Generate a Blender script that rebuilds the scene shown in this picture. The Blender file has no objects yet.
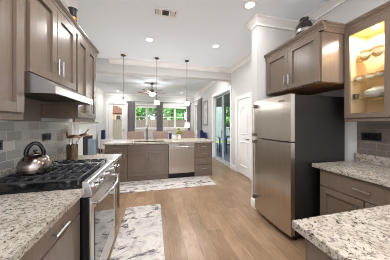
import bpy, bmesh, math, random
from mathutils import Vector, Matrix
random.seed(7)
S = bpy.context.scene
COL = S.collection
PI = math.pi

# ------------------------------------------------------------------ camera, sky, exposure
H = 1.36          # eye height
CEIL = 3.05       # ceiling height
cd = bpy.data.cameras.new('camera')
cam = bpy.data.objects.new('camera', cd)
COL.objects.link(cam)
cam.location = (0, 0, H)
cam.rotation_euler = (PI/2, 0, -math.radians(13.7))
cd.sensor_fit = 'HORIZONTAL'
cd.sensor_width = 36
cd.lens = 168/390*36
cd.shift_y = -6/390
cd.clip_start = 0.02
S.camera = cam

W = bpy.data.worlds.new('sky')
S.world = W
W.use_nodes = True
wn = W.node_tree
bgn = wn.nodes['Background']
sky = wn.nodes.new('ShaderNodeTexSky')
sky.sky_type = 'NISHITA'
sky.sun_disc = False
sky.sun_elevation = math.radians(48)
sky.sun_rotation = math.radians(200)
sky.air_density = 0.6
sky.dust_density = 2.5
sky.ozone_density = 1.0
wn.links.new(sky.outputs[0], bgn.inputs[0])
bgn.inputs[1].default_value = 0.5

sun = bpy.data.lights.new('sun', 'SUN')
sun.energy = 4
sun.angle = math.radians(3)
sun.color = (1, .95, .88)
suno = bpy.data.objects.new('sun', sun)
COL.objects.link(suno)
suno.rotation_euler = (math.radians(20), 0, math.radians(-25))

LAMP_W = 11.0      # each ceiling downlight
LAMP_COL = (.985, .985, .975)

S.view_settings.view_transform = 'Standard'
S.view_settings.look = 'None'
S.view_settings.exposure = 0.5
S.view_settings.gamma = 1
S.view_settings.use_curve_mapping = False
S.cycles.use_denoising = True
S.cycles.filter_width = 0.9
S.cycles.max_bounces = 10
S.cycles.diffuse_bounces = 6
S.cycles.transparent_max_bounces = 16
S.cycles.sample_clamp_indirect = 6

# ------------------------------------------------------------------ materials
def lin(c):
    return tuple((v/255/12.92 if v/255 <= .04045 else ((v/255+.055)/1.055)**2.4) for v in c)

def mk(name, rgb, rough=.5, metal=0, spec=.5, emit=None, estr=0, trans=0, ior=1.45, coat=0):
    m = bpy.data.materials.new(name)
    m.use_nodes = True
    b = m.node_tree.nodes['Principled BSDF']
    b.inputs['Base Color'].default_value = (*lin(rgb), 1)
    b.inputs['Roughness'].default_value = rough
    b.inputs['Metallic'].default_value = metal
    b.inputs['Specular IOR Level'].default_value = spec
    b.inputs['IOR'].default_value = ior
    b.inputs['Transmission Weight'].default_value = trans
    b.inputs['Coat Weight'].default_value = coat
    if emit:
        b.inputs['Emission Color'].default_value = (*lin(emit), 1)
        b.inputs['Emission Strength'].default_value = estr
    return m

def P(m): return m.node_tree.nodes['Principled BSDF']
def nd(m, t, **kw):
    n = m.node_tree.nodes.new(t)
    for k, v in kw.items(): setattr(n, k, v)
    return n
def lk(m, a, b): m.node_tree.links.new(a, b)

def coords(m, scale=(1, 1, 1), swz=None):
    t = nd(m, 'ShaderNodeTexCoord')
    src = t.outputs['Object']
    if swz:
        s = nd(m, 'ShaderNodeSeparateXYZ'); c = nd(m, 'ShaderNodeCombineXYZ')
        lk(m, src, s.inputs[0])
        for i, ch in enumerate(swz):
            if ch in 'XYZ': lk(m, s.outputs[ch], c.inputs[i])
        src = c.outputs[0]
    mp = nd(m, 'ShaderNodeMapping')
    mp.inputs['Scale'].default_value = scale
    lk(m, src, mp.inputs[0])
    return mp.outputs[0]

def noise(m, vec, scale, detail=4, rough=.5, dist=0):
    n = nd(m, 'ShaderNodeTexNoise')
    n.inputs['Scale'].default_value = scale
    n.inputs['Detail'].default_value = detail
    n.inputs['Roughness'].default_value = rough
    n.inputs['Distortion'].default_value = dist
    lk(m, vec, n.inputs['Vector'])
    return n.outputs['Fac']

def ramp(m, fac, stops, interp='LINEAR'):
    r = nd(m, 'ShaderNodeValToRGB')
    r.color_ramp.interpolation = interp
    e = r.color_ramp.elements
    while len(e) > 1: e.remove(e[-1])
    for i, (p, c) in enumerate(stops):
        x = e[0] if i == 0 else e.new(p)
        x.position = p
        x.color = (*lin(c), 1) if len(c) == 3 else c
    lk(m, fac, r.inputs[0])
    return r.outputs[0]

def mix(m, fac, a, b, mode='MIX'):
    n = nd(m, 'ShaderNodeMix', data_type='RGBA', blend_type=mode)
    for i, v in ((0, fac), (6, a), (7, b)):
        if hasattr(v, 'links') or hasattr(v, 'is_linked'): lk(m, v, n.inputs[i])
        elif isinstance(v, (int, float)): n.inputs[i].default_value = v
        else: n.inputs[i].default_value = (*lin(v), 1)
    return n.outputs[2]

def bump(m, h, strength=.2, dist=.005):
    b = nd(m, 'ShaderNodeBump')
    b.inputs['Strength'].default_value = strength
    b.inputs['Distance'].default_value = dist
    lk(m, h, b.inputs['Height'])
    lk(m, b.outputs[0], P(m).inputs['Normal'])

def wood(name, c0, c1, rough=.38, sc=(14, 14, 1.2)):
    m = mk(name, c0, rough)
    v = coords(m, sc)
    f = noise(m, v, 4, 5, .6)
    v2 = coords(m, (1.5, 1.5, .7))
    f2 = noise(m, v2, 3, 2)
    col = ramp(m, f, [(.3, c0), (.7, c1)])
    col = mix(m, .35, col, ramp(m, f2, [(.3, c0), (.7, c1)]))
    lk(m, col, P(m).inputs['Base Color'])
    return m

M = {}
M['cab'] = wood('taupe_stained_wood', (107, 93, 81), (123, 107, 94), .25)
M['cab_in'] = wood('maple_interior', (220, 192, 148), (230, 204, 162), .45)
M['cab_bottom'] = wood('raw_wood_underside', (120, 84, 50), (140, 100, 62), .5)
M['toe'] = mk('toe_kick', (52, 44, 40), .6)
M['wall'] = mk('wall_paint', (207, 205, 203), .75)
M['ceil'] = mk('ceiling_paint', (241, 246, 252), .85)
M['trim'] = mk('white_trim_paint', (236, 234, 231), .45)
M['slider_frame'] = mk('pale_grey_slider_frame', (176, 180, 180), .5)
M['door'] = mk('white_door_paint', (232, 230, 228), .4)
for k, n_, s_ in (('wall', 60, .05), ('ceil', 80, .08)):
    v = coords(M[k]); bump(M[k], noise(M[k], v, n_, 3), s_, .002)

m = M['steel'] = mk('brushed_stainless', (186, 180, 172), .32, 1)
v = coords(m, (60, 60, .6)); f = noise(m, v, 5, 3)
lk(m, ramp(m, f, [(.3, (188, 179, 168)), (.7, (206, 198, 187))]), P(m).inputs['Base Color'])
P(m).inputs['Anisotropic'].default_value = .96
P(m).inputs['Anisotropic Rotation'].default_value = 0
tg = nd(m, 'ShaderNodeTangent', direction_type='RADIAL', axis='Z')
lk(m, tg.outputs[0], P(m).inputs['Tangent'])
M['steel_h'] = mk('polished_steel', (205, 203, 200), .18, 1)
M['hood'] = mk('hood_stainless', (192, 189, 184), .3, 1)
M['steel_range'] = mk('range_stainless', (206, 206, 205), .3, 1)
M['nickel'] = mk('brushed_nickel', (186, 182, 176), .28, 1)
M['bronze'] = mk('aged_bronze', (92, 82, 72), .4, .8)
M['faucet'] = mk('brushed_faucet_nickel', (116, 112, 106), .3, 1)
M['dark_nickel'] = mk('dark_nickel', (120, 115, 110), .35, .9)
M['black'] = mk('black_enamel', (16, 16, 17), .25)
M['iron'] = mk('cast_iron', (92, 92, 94), .3, .85)
M['ovenglass'] = mk('black_oven_glass', (14, 13, 13), .04, spec=.9, coat=.6)
M['fridge_side'] = mk('charcoal_fridge_side', (40, 37, 35), .38)
M['gasket'] = mk('black_gasket', (22, 22, 22), .6)
M['hood_dark'] = mk('hood_filter_mesh', (70, 62, 52), .5, .7)
def thin_glass(name, tint, refl):
    m = bpy.data.materials.new(name); m.use_nodes = True
    nt = m.node_tree; nt.nodes.remove(nt.nodes['Principled BSDF'])
    t = nt.nodes.new('ShaderNodeBsdfTransparent'); t.inputs[0].default_value = (*lin(tint), 1)
    g = nt.nodes.new('ShaderNodeBsdfGlossy'); g.inputs['Roughness'].default_value = .02
    fw = nt.nodes.new('ShaderNodeLayerWeight'); fw.inputs[0].default_value = .5
    pw = nt.nodes.new('ShaderNodeMath'); pw.operation = 'POWER'; pw.inputs[1].default_value = 4
    lw = nt.nodes.new('ShaderNodeMath'); lw.operation = 'MULTIPLY_ADD'; lw.inputs[1].default_value = refl; lw.inputs[2].default_value = .02
    nt.links.new(fw.outputs['Facing'], pw.inputs[0]); nt.links.new(pw.outputs[0], lw.inputs[0])
    mx = nt.nodes.new('ShaderNodeMixShader')
    nt.links.new(lw.outputs[0], mx.inputs[0]); nt.links.new(t.outputs[0], mx.inputs[1]); nt.links.new(g.outputs[0], mx.inputs[2])
    nt.links.new(mx.outputs[0], nt.nodes['Material Output'].inputs[0])
    return m
M['glass'] = thin_glass('clear_glass', (252, 253, 253), .25)
M['shelf_glass'] = thin_glass('shelf_glass', (234, 236, 231), .5)
M['glassware'] = mk('glassware', (250, 244, 232), .05, trans=.4, ior=1.4)
M['china'] = mk('white_china', (238, 232, 220), .2)
M['gold'] = mk('gold_rim', (196, 150, 74), .3, .8)
M['shade'] = mk('frosted_glass_shade', (120, 114, 104), .4, emit=(255, 243, 224), estr=.75)
def translucent(m, t):
    nt = m.node_tree; p = P(m)
    tr = nt.nodes.new('ShaderNodeBsdfTransparent'); mx = nt.nodes.new('ShaderNodeMixShader'); mx.inputs[0].default_value = t
    nt.links.new(p.outputs[0], mx.inputs[1]); nt.links.new(tr.outputs[0], mx.inputs[2])
    nt.links.new(mx.outputs[0], nt.nodes['Material Output'].inputs[0])
translucent(M['shade'], .6)
M['lens'] = mk('lamp_lens', (255, 255, 255), .4, emit=(255, 248, 238), estr=6)
M['puck'] = mk('puck_lens', (255, 240, 210), .4, emit=(255, 226, 170), estr=8)
M['lampshade'] = mk('linen_lampshade', (246, 243, 238), .7, emit=(255, 244, 228), estr=.12)
translucent(M['lampshade'], .4)
M['charcoal'] = mk('charcoal_ceramic', (44, 38, 37), .25)
M['silver_paint'] = mk('silver_stripe', (160, 156, 152), .3, .7)
M['navy'] = mk('navy_fabric', (28, 42, 88), .8)
M['taupe_fab'] = mk('taupe_upholstery', (150, 128, 116), .85)
M['white_fab'] = mk('white_upholstery', (222, 219, 217), .9)
M['blue_fab'] = mk('blue_grey_fabric', (140, 156, 168), .9)
M['dark_wood'] = mk('espresso_wood', (54, 42, 36), .4)
M['fan_blade'] = mk('fan_blade_wood', (132, 118, 108), .5)
M['curtain'] = mk('grey_curtain', (146, 139, 142), .9)
v = coords(M['curtain'], (1, 1, .05)); bump(M['curtain'], noise(M['curtain'], v, 60, 2), .3, .004)
M['roller'] = mk('roller_shade_fabric', (226, 226, 224), .8)
M['bowl_amber'] = mk('amber_glass', (190, 152, 100), .12, trans=.2, ior=1.4)
M['leaf'] = mk('leaf', (92, 150, 70), .6)
M['yellow'] = mk('yellow_green_bloom', (112, 118, 34), .7)
M['outlet'] = mk('black_outlet_plate', (24, 27, 34), .3)
M['concrete'] = mk('patio_concrete', (118, 130, 136), .8)
M['reflector'] = mk('pale_reflector_slab', (214, 214, 214), .8)  # for the added slab that bounces daylight in from the rear
M['siding'] = mk('pale_siding', (138, 156, 156), .7)
M['patio_dark'] = mk('patio_beam_paint', (104, 116, 118), .7)
M['teal'] = mk('teal_glass_table', (120, 150, 156), .1)
M['patio_chair'] = mk('dark_patio_metal', (44, 52, 60), .5)
M['trunk'] = mk('bark', (92, 74, 58), .9)
M['firebrick'] = mk('firebox_black', (46, 42, 40), .8)
M['panel_dark'] = mk('taupe_range_panel', (122, 112, 104), .35)
M['brick'] = mk('tan_brick', (206, 150, 116), .85)
M['roof'] = mk('brown_shingles', (120, 84, 70), .9)
M['crock'] = mk('warm_steel_crock', (140, 124, 110), .16, 1)
M['copper'] = mk('copper_brown', (132, 98, 78), .3, .6)
M['pic'] = mk('picture_print', (206, 204, 202), .6)
v = coords(M['pic'], (1, 1, 1)); lk(M['pic'], ramp(M['pic'], noise(M['pic'], v, 3, 4, .6, 1), [(.4, (222, 220, 218)), (.6, (170, 170, 174))]), P(M['pic']).inputs['Base Color'])
M['frame'] = mk('grey_picture_frame', (150, 144, 142), .5)

# kettle: brushed steel with warm tint
M['kettle'] = mk('kettle_steel', (150, 137, 128), .2, 1)

# granite
m = M['granite'] = mk('speckled_granite', (205, 193, 172), .24, spec=.4)
v = coords(m, (1, 1, 1))
f1 = noise(m, v, 16, 5, .65, .6)
base = ramp(m, f1, [(.30, (132, 122, 108)), (.45, (166, 157, 143)), (.62, (180, 172, 160)), (.8, (160, 144, 118))])
f2 = noise(m, v, 48, 5, .7, .4)
grey = ramp(m, f2, [(.0, (0, 0, 0)), (.515, (0, 0, 0)), (.6, (255, 255, 255))])
col = mix(m, grey, base, (118, 109, 101))
f3 = noise(m, coords(m, (1, 1, 1.3)), 62, 3, .6, .5)
blk = ramp(m, f3, [(.0, (0, 0, 0)), (.59, (0, 0, 0)), (.64, (255, 255, 255))])
col = mix(m, blk, col, (58, 50, 47))
f4 = noise(m, v, 120, 2, .5)
wht = ramp(m, f4, [(.0, (0, 0, 0)), (.6, (0, 0, 0)), (.68, (255, 255, 255))])
col = mix(m, wht, col, (188, 182, 172))
lk(m, col, P(m).inputs['Base Color'])

# glossy grey subway tile (walls that face along X: use Y,Z)
m = M['tile'] = mk('grey_glass_tile', (150, 146, 140), .07, spec=.7, coat=.4)
v = coords(m, (1, 1, 1), 'YZ0')
b = nd(m, 'ShaderNodeTexBrick', offset=.5)
b.inputs['Scale'].default_value = 1
b.inputs['Brick Width'].default_value = .155
b.inputs['Row Height'].default_value = .0765
b.inputs['Mortar Size'].default_value = .0022
b.inputs['Mortar Smooth'].default_value = .2
b.inputs['Color1'].default_value = (*lin((140, 138, 133)), 1)
b.inputs['Color2'].default_value = (*lin((176, 174, 169)), 1)
b.inputs['Mortar'].default_value = (*lin((196, 192, 185)), 1)
lk(m, v, b.inputs['Vector'])
lk(m, b.outputs['Color'], P(m).inputs['Base Color'])
inv = nd(m, 'ShaderNodeMath', operation='SUBTRACT'); inv.inputs[0].default_value = 1
lk(m, b.outputs['Fac'], inv.inputs[1])
wv = noise(m, coords(m, (1, 1, 1)), 14, 2)
ad = nd(m, 'ShaderNodeMath', operation='MULTIPLY_ADD'); ad.inputs[1].default_value = 1.4
lk(m, wv, ad.inputs[0]); lk(m, inv.outputs[0], ad.inputs[2])
bump(m, ad.outputs[0], .6, .003)

# the right-hand tile is the same tile in a darker taupe
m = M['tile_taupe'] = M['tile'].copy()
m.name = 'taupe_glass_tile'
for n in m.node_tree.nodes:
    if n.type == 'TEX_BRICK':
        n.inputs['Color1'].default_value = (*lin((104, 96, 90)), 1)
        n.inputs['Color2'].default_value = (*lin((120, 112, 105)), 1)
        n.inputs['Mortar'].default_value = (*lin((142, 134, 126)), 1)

# oak planks running along Y
m = M['floor'] = mk('oak_planks', (170, 134, 100), .3, spec=.45)
v = coords(m, (1, 1, 1), 'YX0')
b = nd(m, 'ShaderNodeTexBrick', offset=.37, offset_frequency=2)
b.inputs['Scale'].default_value = 1
b.inputs['Brick Width'].default_value = 1.25
b.inputs['Row Height'].default_value = .165
b.inputs['Mortar Size'].default_value = .0012
b.inputs['Mortar Smooth'].default_value = .1
b.inputs['Color1'].default_value = (*lin((151, 124, 98)), 1)
b.inputs['Color2'].default_value = (*lin((177, 148, 120)), 1)
b.inputs['Mortar'].default_value = (*lin((104, 76, 52)), 1)
lk(m, v, b.inputs['Vector'])
g = noise(m, coords(m, (26, 1.6, 1)), 3, 5, .65, .4)
gc = ramp(m, g, [(.3, (196, 190, 184)), (.7, (255, 255, 255))])
col = mix(m, .8, b.outputs['Color'], gc, 'MULTIPLY')
k = noise(m, coords(m, (3, 1.4, 1)), 2.2, 3, .6)
kc = ramp(m, k, [(.35, (224, 216, 206)), (.65, (255, 255, 255))])
col = mix(m, .8, col, kc, 'MULTIPLY')
lk(m, col, P(m).inputs['Base Color'])
bump(m, g, .06, .002)

# marbled rug
m = M['rug'] = mk('marbled_rug_pile', (222, 216, 208), .95, spec=.1)
v = coords(m, (1, 1, 1))
f = noise(m, v, 3.2, 6, .62, 1.6)
base = ramp(m, f, [(.30, (128, 126, 126)), (.43, (184, 179, 174)), (.54, (206, 201, 194)), (.62, (172, 161, 150)), (.75, (196, 190, 183))])
f2 = noise(m, coords(m, (1, 2.1, 1)), 3.4, 8, .7, 1.2)
blk = ramp(m, f2, [(0, (0, 0, 0)), (.54, (0, 0, 0)), (.60, (255, 255, 255)), (.70, (130, 130, 130))])
col = mix(m, blk, base, (72, 70, 72))
lk(m, col, P(m).inputs['Base Color'])

# lawn, fence boards
m = M['lawn'] = mk('lawn_grass', (120, 146, 76), .95)
lk(m, ramp(m, noise(m, coords(m), 3, 5), [(.3, (98, 126, 62)), (.7, (140, 162, 92))]), P(m).inputs['Base Color'])
M['fence'] = wood('cedar_fence_boards', (94, 87, 78), (112, 104, 94), .8, (8, 8, .6))

# ------------------------------------------------------------------ mesh helpers
OFF = {}
class MB:
    def __init__(s): s.bm = bmesh.new()
    def box(s, x0, x1, y0, y1, z0, z1):
        vs = [s.bm.verts.new((x, y, z)) for x in (x0, x1) for y in (y0, y1) for z in (z0, z1)]
        for f in ((0,1,3,2),(4,6,7,5),(0,4,5,1),(2,3,7,6),(0,2,6,4),(1,5,7,3)):
            s.bm.faces.new([vs[i] for i in f])
        return s
    def fbox(s, F, u0, u1, z0, z1, n0, n1):
        O, U, N = F
        vs = [s.bm.verts.new(O + U*u + N*n + Vector((0, 0, z))) for u in (u0, u1) for n in (n0, n1) for z in (z0, z1)]
        for f in ((0,1,3,2),(4,6,7,5),(0,4,5,1),(2,3,7,6),(0,2,6,4),(1,5,7,3)):
            s.bm.faces.new([vs[i] for i in f])
        return s
    def prism(s, poly, axis, a, b):
        def mkv(p, t):
            return {'x': (t, p[0], p[1]), 'y': (p[0], t, p[1]), 'z': (p[0], p[1], t)}[axis]
        A = [s.bm.verts.new(mkv(p, a)) for p in poly]
        B = [s.bm.verts.new(mkv(p, b)) for p in poly]
        n = len(poly)
        s.bm.faces.new(A); s.bm.faces.new(B[::-1])
        for i in range(n): s.bm.faces.new((A[i], A[(i+1) % n], B[(i+1) % n], B[i]))
        return s
    def fprism(s, F, poly, u0, u1):      # poly in (n, z), extruded along U
        O, U, N = F
        A = [s.bm.verts.new(O + U*u0 + N*p[0] + Vector((0, 0, p[1]))) for p in poly]
        B = [s.bm.verts.new(O + U*u1 + N*p[0] + Vector((0, 0, p[1]))) for p in poly]
        n = len(poly)
        s.bm.faces.new(A); s.bm.faces.new(B[::-1])
        for i in range(n): s.bm.faces.new((A[i], A[(i+1) % n], B[(i+1) % n], B[i]))
        return s
    def lathe(s, prof, c=(0, 0, 0), seg=24, sx=1, sy=1):
        rings = []
        for r, z in prof:
            if r < 1e-5: rings.append([s.bm.verts.new((c[0], c[1], c[2]+z))])
            else: rings.append([s.bm.verts.new((c[0]+sx*r*math.cos(2*PI*i/seg), c[1]+sy*r*math.sin(2*PI*i/seg), c[2]+z)) for i in range(seg)])
        for a, b in zip(rings, rings[1:]):
            for i in range(seg):
                j = (i+1) % seg
                if len(a) == 1 and len(b) == 1: continue
                if len(a) == 1: s.bm.faces.new((a[0], b[j], b[i]))
                elif len(b) == 1: s.bm.faces.new((a[i], a[j], b[0]))
                else: s.bm.faces.new((a[i], a[j], b[j], b[i]))
        return s
    def tube(s, pts, r, seg=8, caps=True):
        pts = [Vector(p) for p in pts]
        n = len(pts)
        rs = r if isinstance(r, (list, tuple)) else [r]*n
        rings = []; up = None
        for i in range(n):
            d = (pts[min(i+1, n-1)] - pts[max(i-1, 0)]).normalized()
            if up is None:
                up = d.orthogonal().normalized()
            else:
                up = (up - d*up.dot(d)).normalized()
            w = d.cross(up)
            rings.append([s.bm.verts.new(pts[i] + (up*math.cos(2*PI*k/seg) + w*math.sin(2*PI*k/seg))*rs[i]) for k in range(seg)])
        for a, b in zip(rings, rings[1:]):
            for k in range(seg):
                s.bm.faces.new((a[k], a[(k+1) % seg], b[(k+1) % seg], b[k]))
        if caps:
            s.bm.faces.new(rings[0][::-1]); s.bm.faces.new(rings[-1])
        return s
    def cyl(s, x, y, z0, z1, r, seg=24): return s.lathe([(0, z0), (r, z0), (r, z1), (0, z1)], (x, y, 0), seg)
    def build(s, name, mat, parent=None, bev=0, smooth=False, origin=False, sub=0):
        bmesh.ops.recalc_face_normals(s.bm, faces=s.bm.faces)
        off = Vector((0, 0, 0)); loc = Vector((0, 0, 0))
        if parent is not None: off = OFF[parent]
        elif origin:
            xs = [v.co for v in s.bm.verts]
            lo = Vector([min(c[i] for c in xs) for i in range(3)]); hi = Vector([max(c[i] for c in xs) for i in range(3)])
            off = Vector(((lo.x+hi.x)/2, (lo.y+hi.y)/2, lo.z)); loc = off
        for v in s.bm.verts: v.co -= off
        me = bpy.data.meshes.new(name)
        s.bm.to_mesh(me); s.bm.free()
        mats = mat if isinstance(mat, (list, tuple)) else [mat]
        for x in mats: me.materials.append(x)
        o = bpy.data.objects.new(name, me); COL.objects.link(o)
        o.location = loc
        if parent is not None: o.parent = parent
        OFF[o] = off
        if smooth:
            me.polygons.foreach_set('use_smooth', [True]*len(me.polygons))
            me.set_sharp_from_angle(angle=math.radians(40))
        if bev:
            b = o.modifiers.new('bevel', 'BEVEL'); b.width = bev; b.segments = 2; b.limit_method = 'ANGLE'
        if sub:
            b = o.modifiers.new('sub', 'SUBSURF'); b.levels = sub; b.render_levels = sub
        return o

def tag(o, label=None, cat=None, group=None, kind=None):
    if label: o['label'] = label
    if cat: o['category'] = cat
    if group: o['group'] = group
    if kind: o['kind'] = kind
    return o
def thing(name, label, cat, loc=(0, 0, 0), group=None):
    o = bpy.data.objects.new(name, None); COL.objects.link(o)
    o.location = loc; o.empty_display_size = .05
    OFF[o] = Vector(loc)
    return tag(o, label, cat, group)
def one(mb, name, mat, label, cat, group=None, **kw):
    return tag(mb.build(name, mat, None, origin=True, **kw), label, cat, group)
def struct(mb, name, mat, label=None, cat=None, **kw):
    return tag(mb.build(name, mat, None, **kw), label, cat, None, 'structure')
def kids(o): return [c for c in o.children]
def dup(root, delta, label, group=None):
    r = root.copy(); COL.objects.link(r); r.location = root.location + Vector(delta)
    r['label'] = label
    if group: r['group'] = group
    OFF[r] = Vector(r.location)
    for ch in list(root.children):
        c = ch.copy(); COL.objects.link(c); c.parent = r
        for g in list(ch.children):
            d = g.copy(); COL.objects.link(d); d.parent = c
    return r
def lamp(name, parent, kind, loc, power, color=LAMP_COL, size=.12, rot=(0, 0, 0), spread=None):
    l = bpy.data.lights.new(name, kind); l.energy = power; l.color = color
    if kind == 'AREA':
        l.shape = 'DISK'; l.size = size
        if spread: l.spread = spread
    else: l.shadow_soft_size = size
    o = bpy.data.objects.new(name, l); COL.objects.link(o)
    o.parent = parent; o.location = Vector(loc) - OFF[parent]; o.rotation_euler = rot
    return o

V = Vector
X_, Y_, Z_ = V((1,0,0)), V((0,1,0)), V((0,0,1))

# ------------------------------------------------------------------ the setting
LW = -1.13; RW = 2.38; HW = 2.30; LL = -2.6; BK = 9.8; RETURN_Y = 2.72
struct(MB().box(LL-.15, RW+.15, -1.8, BK+.15, -.06, 0), 'floor', M['floor'], 'light brown oak plank floor running through kitchen and living room', 'floor')
struct(MB().box(LL-.15, RW+.15, -1.8, BK+.15, CEIL, CEIL+.1), 'ceiling', M['ceil'], 'plain warm white flat ceiling', 'ceiling')
struct(MB().box(LW-.14, LW, -1.8, RETURN_Y, 0, CEIL), 'wall_left', M['wall'], 'left kitchen wall behind range and cabinets', 'wall')
struct(MB().box(LL, LW-.14, RETURN_Y-.12, RETURN_Y, 0, CEIL), 'wall_return', M['wall'])
struct(MB().box(LL-.15, LL, RETURN_Y-.12, BK, 0, CEIL), 'wall_living', M['wall'], 'left living room wall around the fireplace', 'wall')
struct(MB().box(RW, RW+.15, -1.8, 2.36, 0, CEIL), 'wall_right', M['wall'], 'right kitchen wall behind refrigerator and glass cabinet', 'wall')
STX = 1.59
struct(MB().box(STX, RW, 2.36, 2.515, 0, CEIL), 'wall_stub', M['wall'], 'white stub wall beside the far side of the refrigerator', 'wall')

def wall_open(name, axis, pos0, pos1, a0, a1, holes, label):
    """wall slab with rectangular openings; axis 'x' = wall faces X (runs along Y)"""
    mb = MB()
    def bx(p, q, z0, z1):
        if q-p < 1e-4 or z1-z0 < 1e-4: return
        if axis == 'x': mb.box(pos0, pos1, p, q, z0, z1)
        else: mb.box(p, q, pos0, pos1, z0, z1)
    cur = a0
    for (p, q, z0, z1) in sorted(holes):
        bx(cur, p, 0, CEIL); bx(p, q, 0, z0); bx(p, q, z1, CEIL); cur = q
    bx(cur, a1, 0, CEIL)
    return struct(mb, name, M['wall'], label, 'wall')
SL0, SL1, SLZ = 4.80, 6.40, 2.44       # sliding door
wall_open('wall_hall', 'x', HW, HW+.15, 2.515, BK, [(3.66, 4.35, 0, 2.04), (SL0, SL1, 0, SLZ), (8.75, 9.5, .9, 2.4)], 'right hall and living room wall with white door and glass door')
W1 = (-1.02, .2); W2 = (.46, 1.92); WZ0, WZ1 = 1.12, 2.40
DX0, DX1, DZ = -2.36, -1.54, 2.46
wall_open('wall_back', 'y', BK, BK+.15, LL, HW, [(DX0, DX1, 0, DZ), (*W1, WZ0, WZ1), (*W2, WZ0, WZ1)], 'far living room wall with two windows')

# beam between kitchen and living room
struct(MB().box(LL, HW, 4.75, 5.02, 2.72, CEIL), 'beam', M['wall'], 'white dropped ceiling beam between kitchen and living room', 'beam')

# ceiling crown mouldings
def crown(name, F, u0, u1, label=None, z=CEIL, d=.09):
    poly = [(0, z), (d, z), (d, z-.02), (d*.72, z-.035), (d*.3, z-.08), (.018, z-.095), (.018, z-.125), (0, z-.125)]
    return struct(MB().fprism(F, poly, u0, u1), name, M['trim'], label, 'crown moulding' if label else None)
crown('trim_1', (V((0, 4.75, 0)), X_, -Y_), LW, HW, 'white crown moulding along the face of the beam')
crown('trim_2', (V((HW, 0, 0)), Y_, -X_), 2.515, 4.75, 'white crown moulding above the white panel door')
def crown_path(name, pts, label, z=CEIL, d=.09):
    """mitred crown around corners; the moulding grows to the left of the path"""
    poly = [(0, z), (d, z), (d, z-.02), (d*.72, z-.035), (d*.3, z-.08), (.018, z-.095), (.018, z-.125), (0, z-.125)]
    pts = [V((p[0], p[1], 0)) for p in pts]
    ns = []
    for a, b in zip(pts, pts[1:]):
        t = (b-a).normalized(); ns.append(V((-t.y, t.x, 0)))
    mb = MB(); rings = []
    for k, p in enumerate(pts):
        if k == 0: m = ns[0]
        elif k == len(pts)-1: m = ns[-1]
        else: m = (ns[k-1]+ns[k])/(1+ns[k-1].dot(ns[k]))
        rings.append([mb.bm.verts.new(p + m*q[0] + V((0, 0, q[1]))) for q in poly])
    n = len(poly)
    for A, B in zip(rings, rings[1:]):
        for k in range(n): mb.bm.faces.new((A[k], A[(k+1) % n], B[(k+1) % n], B[k]))
    mb.bm.faces.new(rings[0]); mb.bm.faces.new(rings[-1][::-1])
    return struct(mb, name, M['trim'], label, 'crown moulding')
crown_path('trim_3', [(HW-.09, 2.515), (STX, 2.515), (STX, 2.36), (RW-.09, 2.36)][::-1], 'white crown moulding wrapping the stub wall above the refrigerator')
crown('trim_5', (V((RW, 0, 0)), Y_, -X_), -1.8, 2.36, 'white crown moulding above the right cabinets')
crown('trim_6', (V((LW, 0, 0)), Y_, X_), -1.8, RETURN_Y, 'white crown moulding above the left cabinets')
crown('trim_7', (V((HW, 0, 0)), Y_, -X_), 5.02, BK, 'white crown moulding along the right living room wall')
crown('trim_8', (V((0, BK, 0)), X_, -Y_), LL, HW, 'white crown moulding along the far wall')
crown('trim_9', (V((LL, 0, 0)), Y_, X_), RETURN_Y, BK, 'white crown moulding along the left living room wall')
# baseboards
def baseb(name, F, u0, u1):
    return struct(MB().fprism(F, [(0, 0), (.016, 0), (.016, .11), (.008, .135), (0, .135)], u0, u1), name, M['trim'])
baseb('baseboard_stub', (V((STX, 0, 0)), Y_, -X_), 2.36, 2.515)
baseb('baseboard_hall', (V((HW, 0, 0)), Y_, -X_), 4.44, SL0-.08)
baseb('baseboard_corner', (V((HW, 0, 0)), Y_, -X_), 2.515, 3.57)
baseb('baseboard_right', (V((HW, 0, 0)), Y_, -X_), SL1+.08, BK)
baseb('baseboard_back', (V((0, BK, 0)), X_, -Y_), DX1+.1, HW)
baseb('baseboard_left', (V((LL, 0, 0)), Y_, X_), RETURN_Y, 6.4)

# backsplash tile, range panel
struct(MB().box(LW, LW+.009, -.6, 2.70, 1.012, 1.388), 'trim_10', M['tile'], 'glossy grey subway tile backsplash on the left wall', 'backsplash')
struct(MB().box(LW, LW+.009, 1.32, 2.045, 1.389, 1.70), 'trim_11', M['panel_dark'], 'taupe wall panel between range hood and tile', 'wall panel')
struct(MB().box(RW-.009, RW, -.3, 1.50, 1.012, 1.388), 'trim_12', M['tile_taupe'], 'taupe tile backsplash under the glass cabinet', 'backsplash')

# ------------------------------------------------------------------ interior white panel door (right wall)
dY0, dY1, dZ = 3.70, 4.31, 2.0
mb = MB()
F = (V((HW, 0, 0)), Y_, -X_)
for (a, b, z0, z1) in ((dY0-.13, dY0-.02, 0, dZ+.03), (dY1+.02, dY1+.13, 0, dZ+.03), (dY0-.13, dY1+.13, dZ+.03, dZ+.14)):
    mb.fbox(F, a, b, z0, z1, .0, .02)
struct(mb, 'trim_13', M['trim'], 'white casing around the white panel door', 'door casing', bev=.004)
d1 = struct(MB().fbox(F, dY0-.02, dY1+.02, .012, dZ+.03, -.045, -.005), 'door_1', M['door'], 'white two-panel interior door with arched top panel', 'door')
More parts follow.
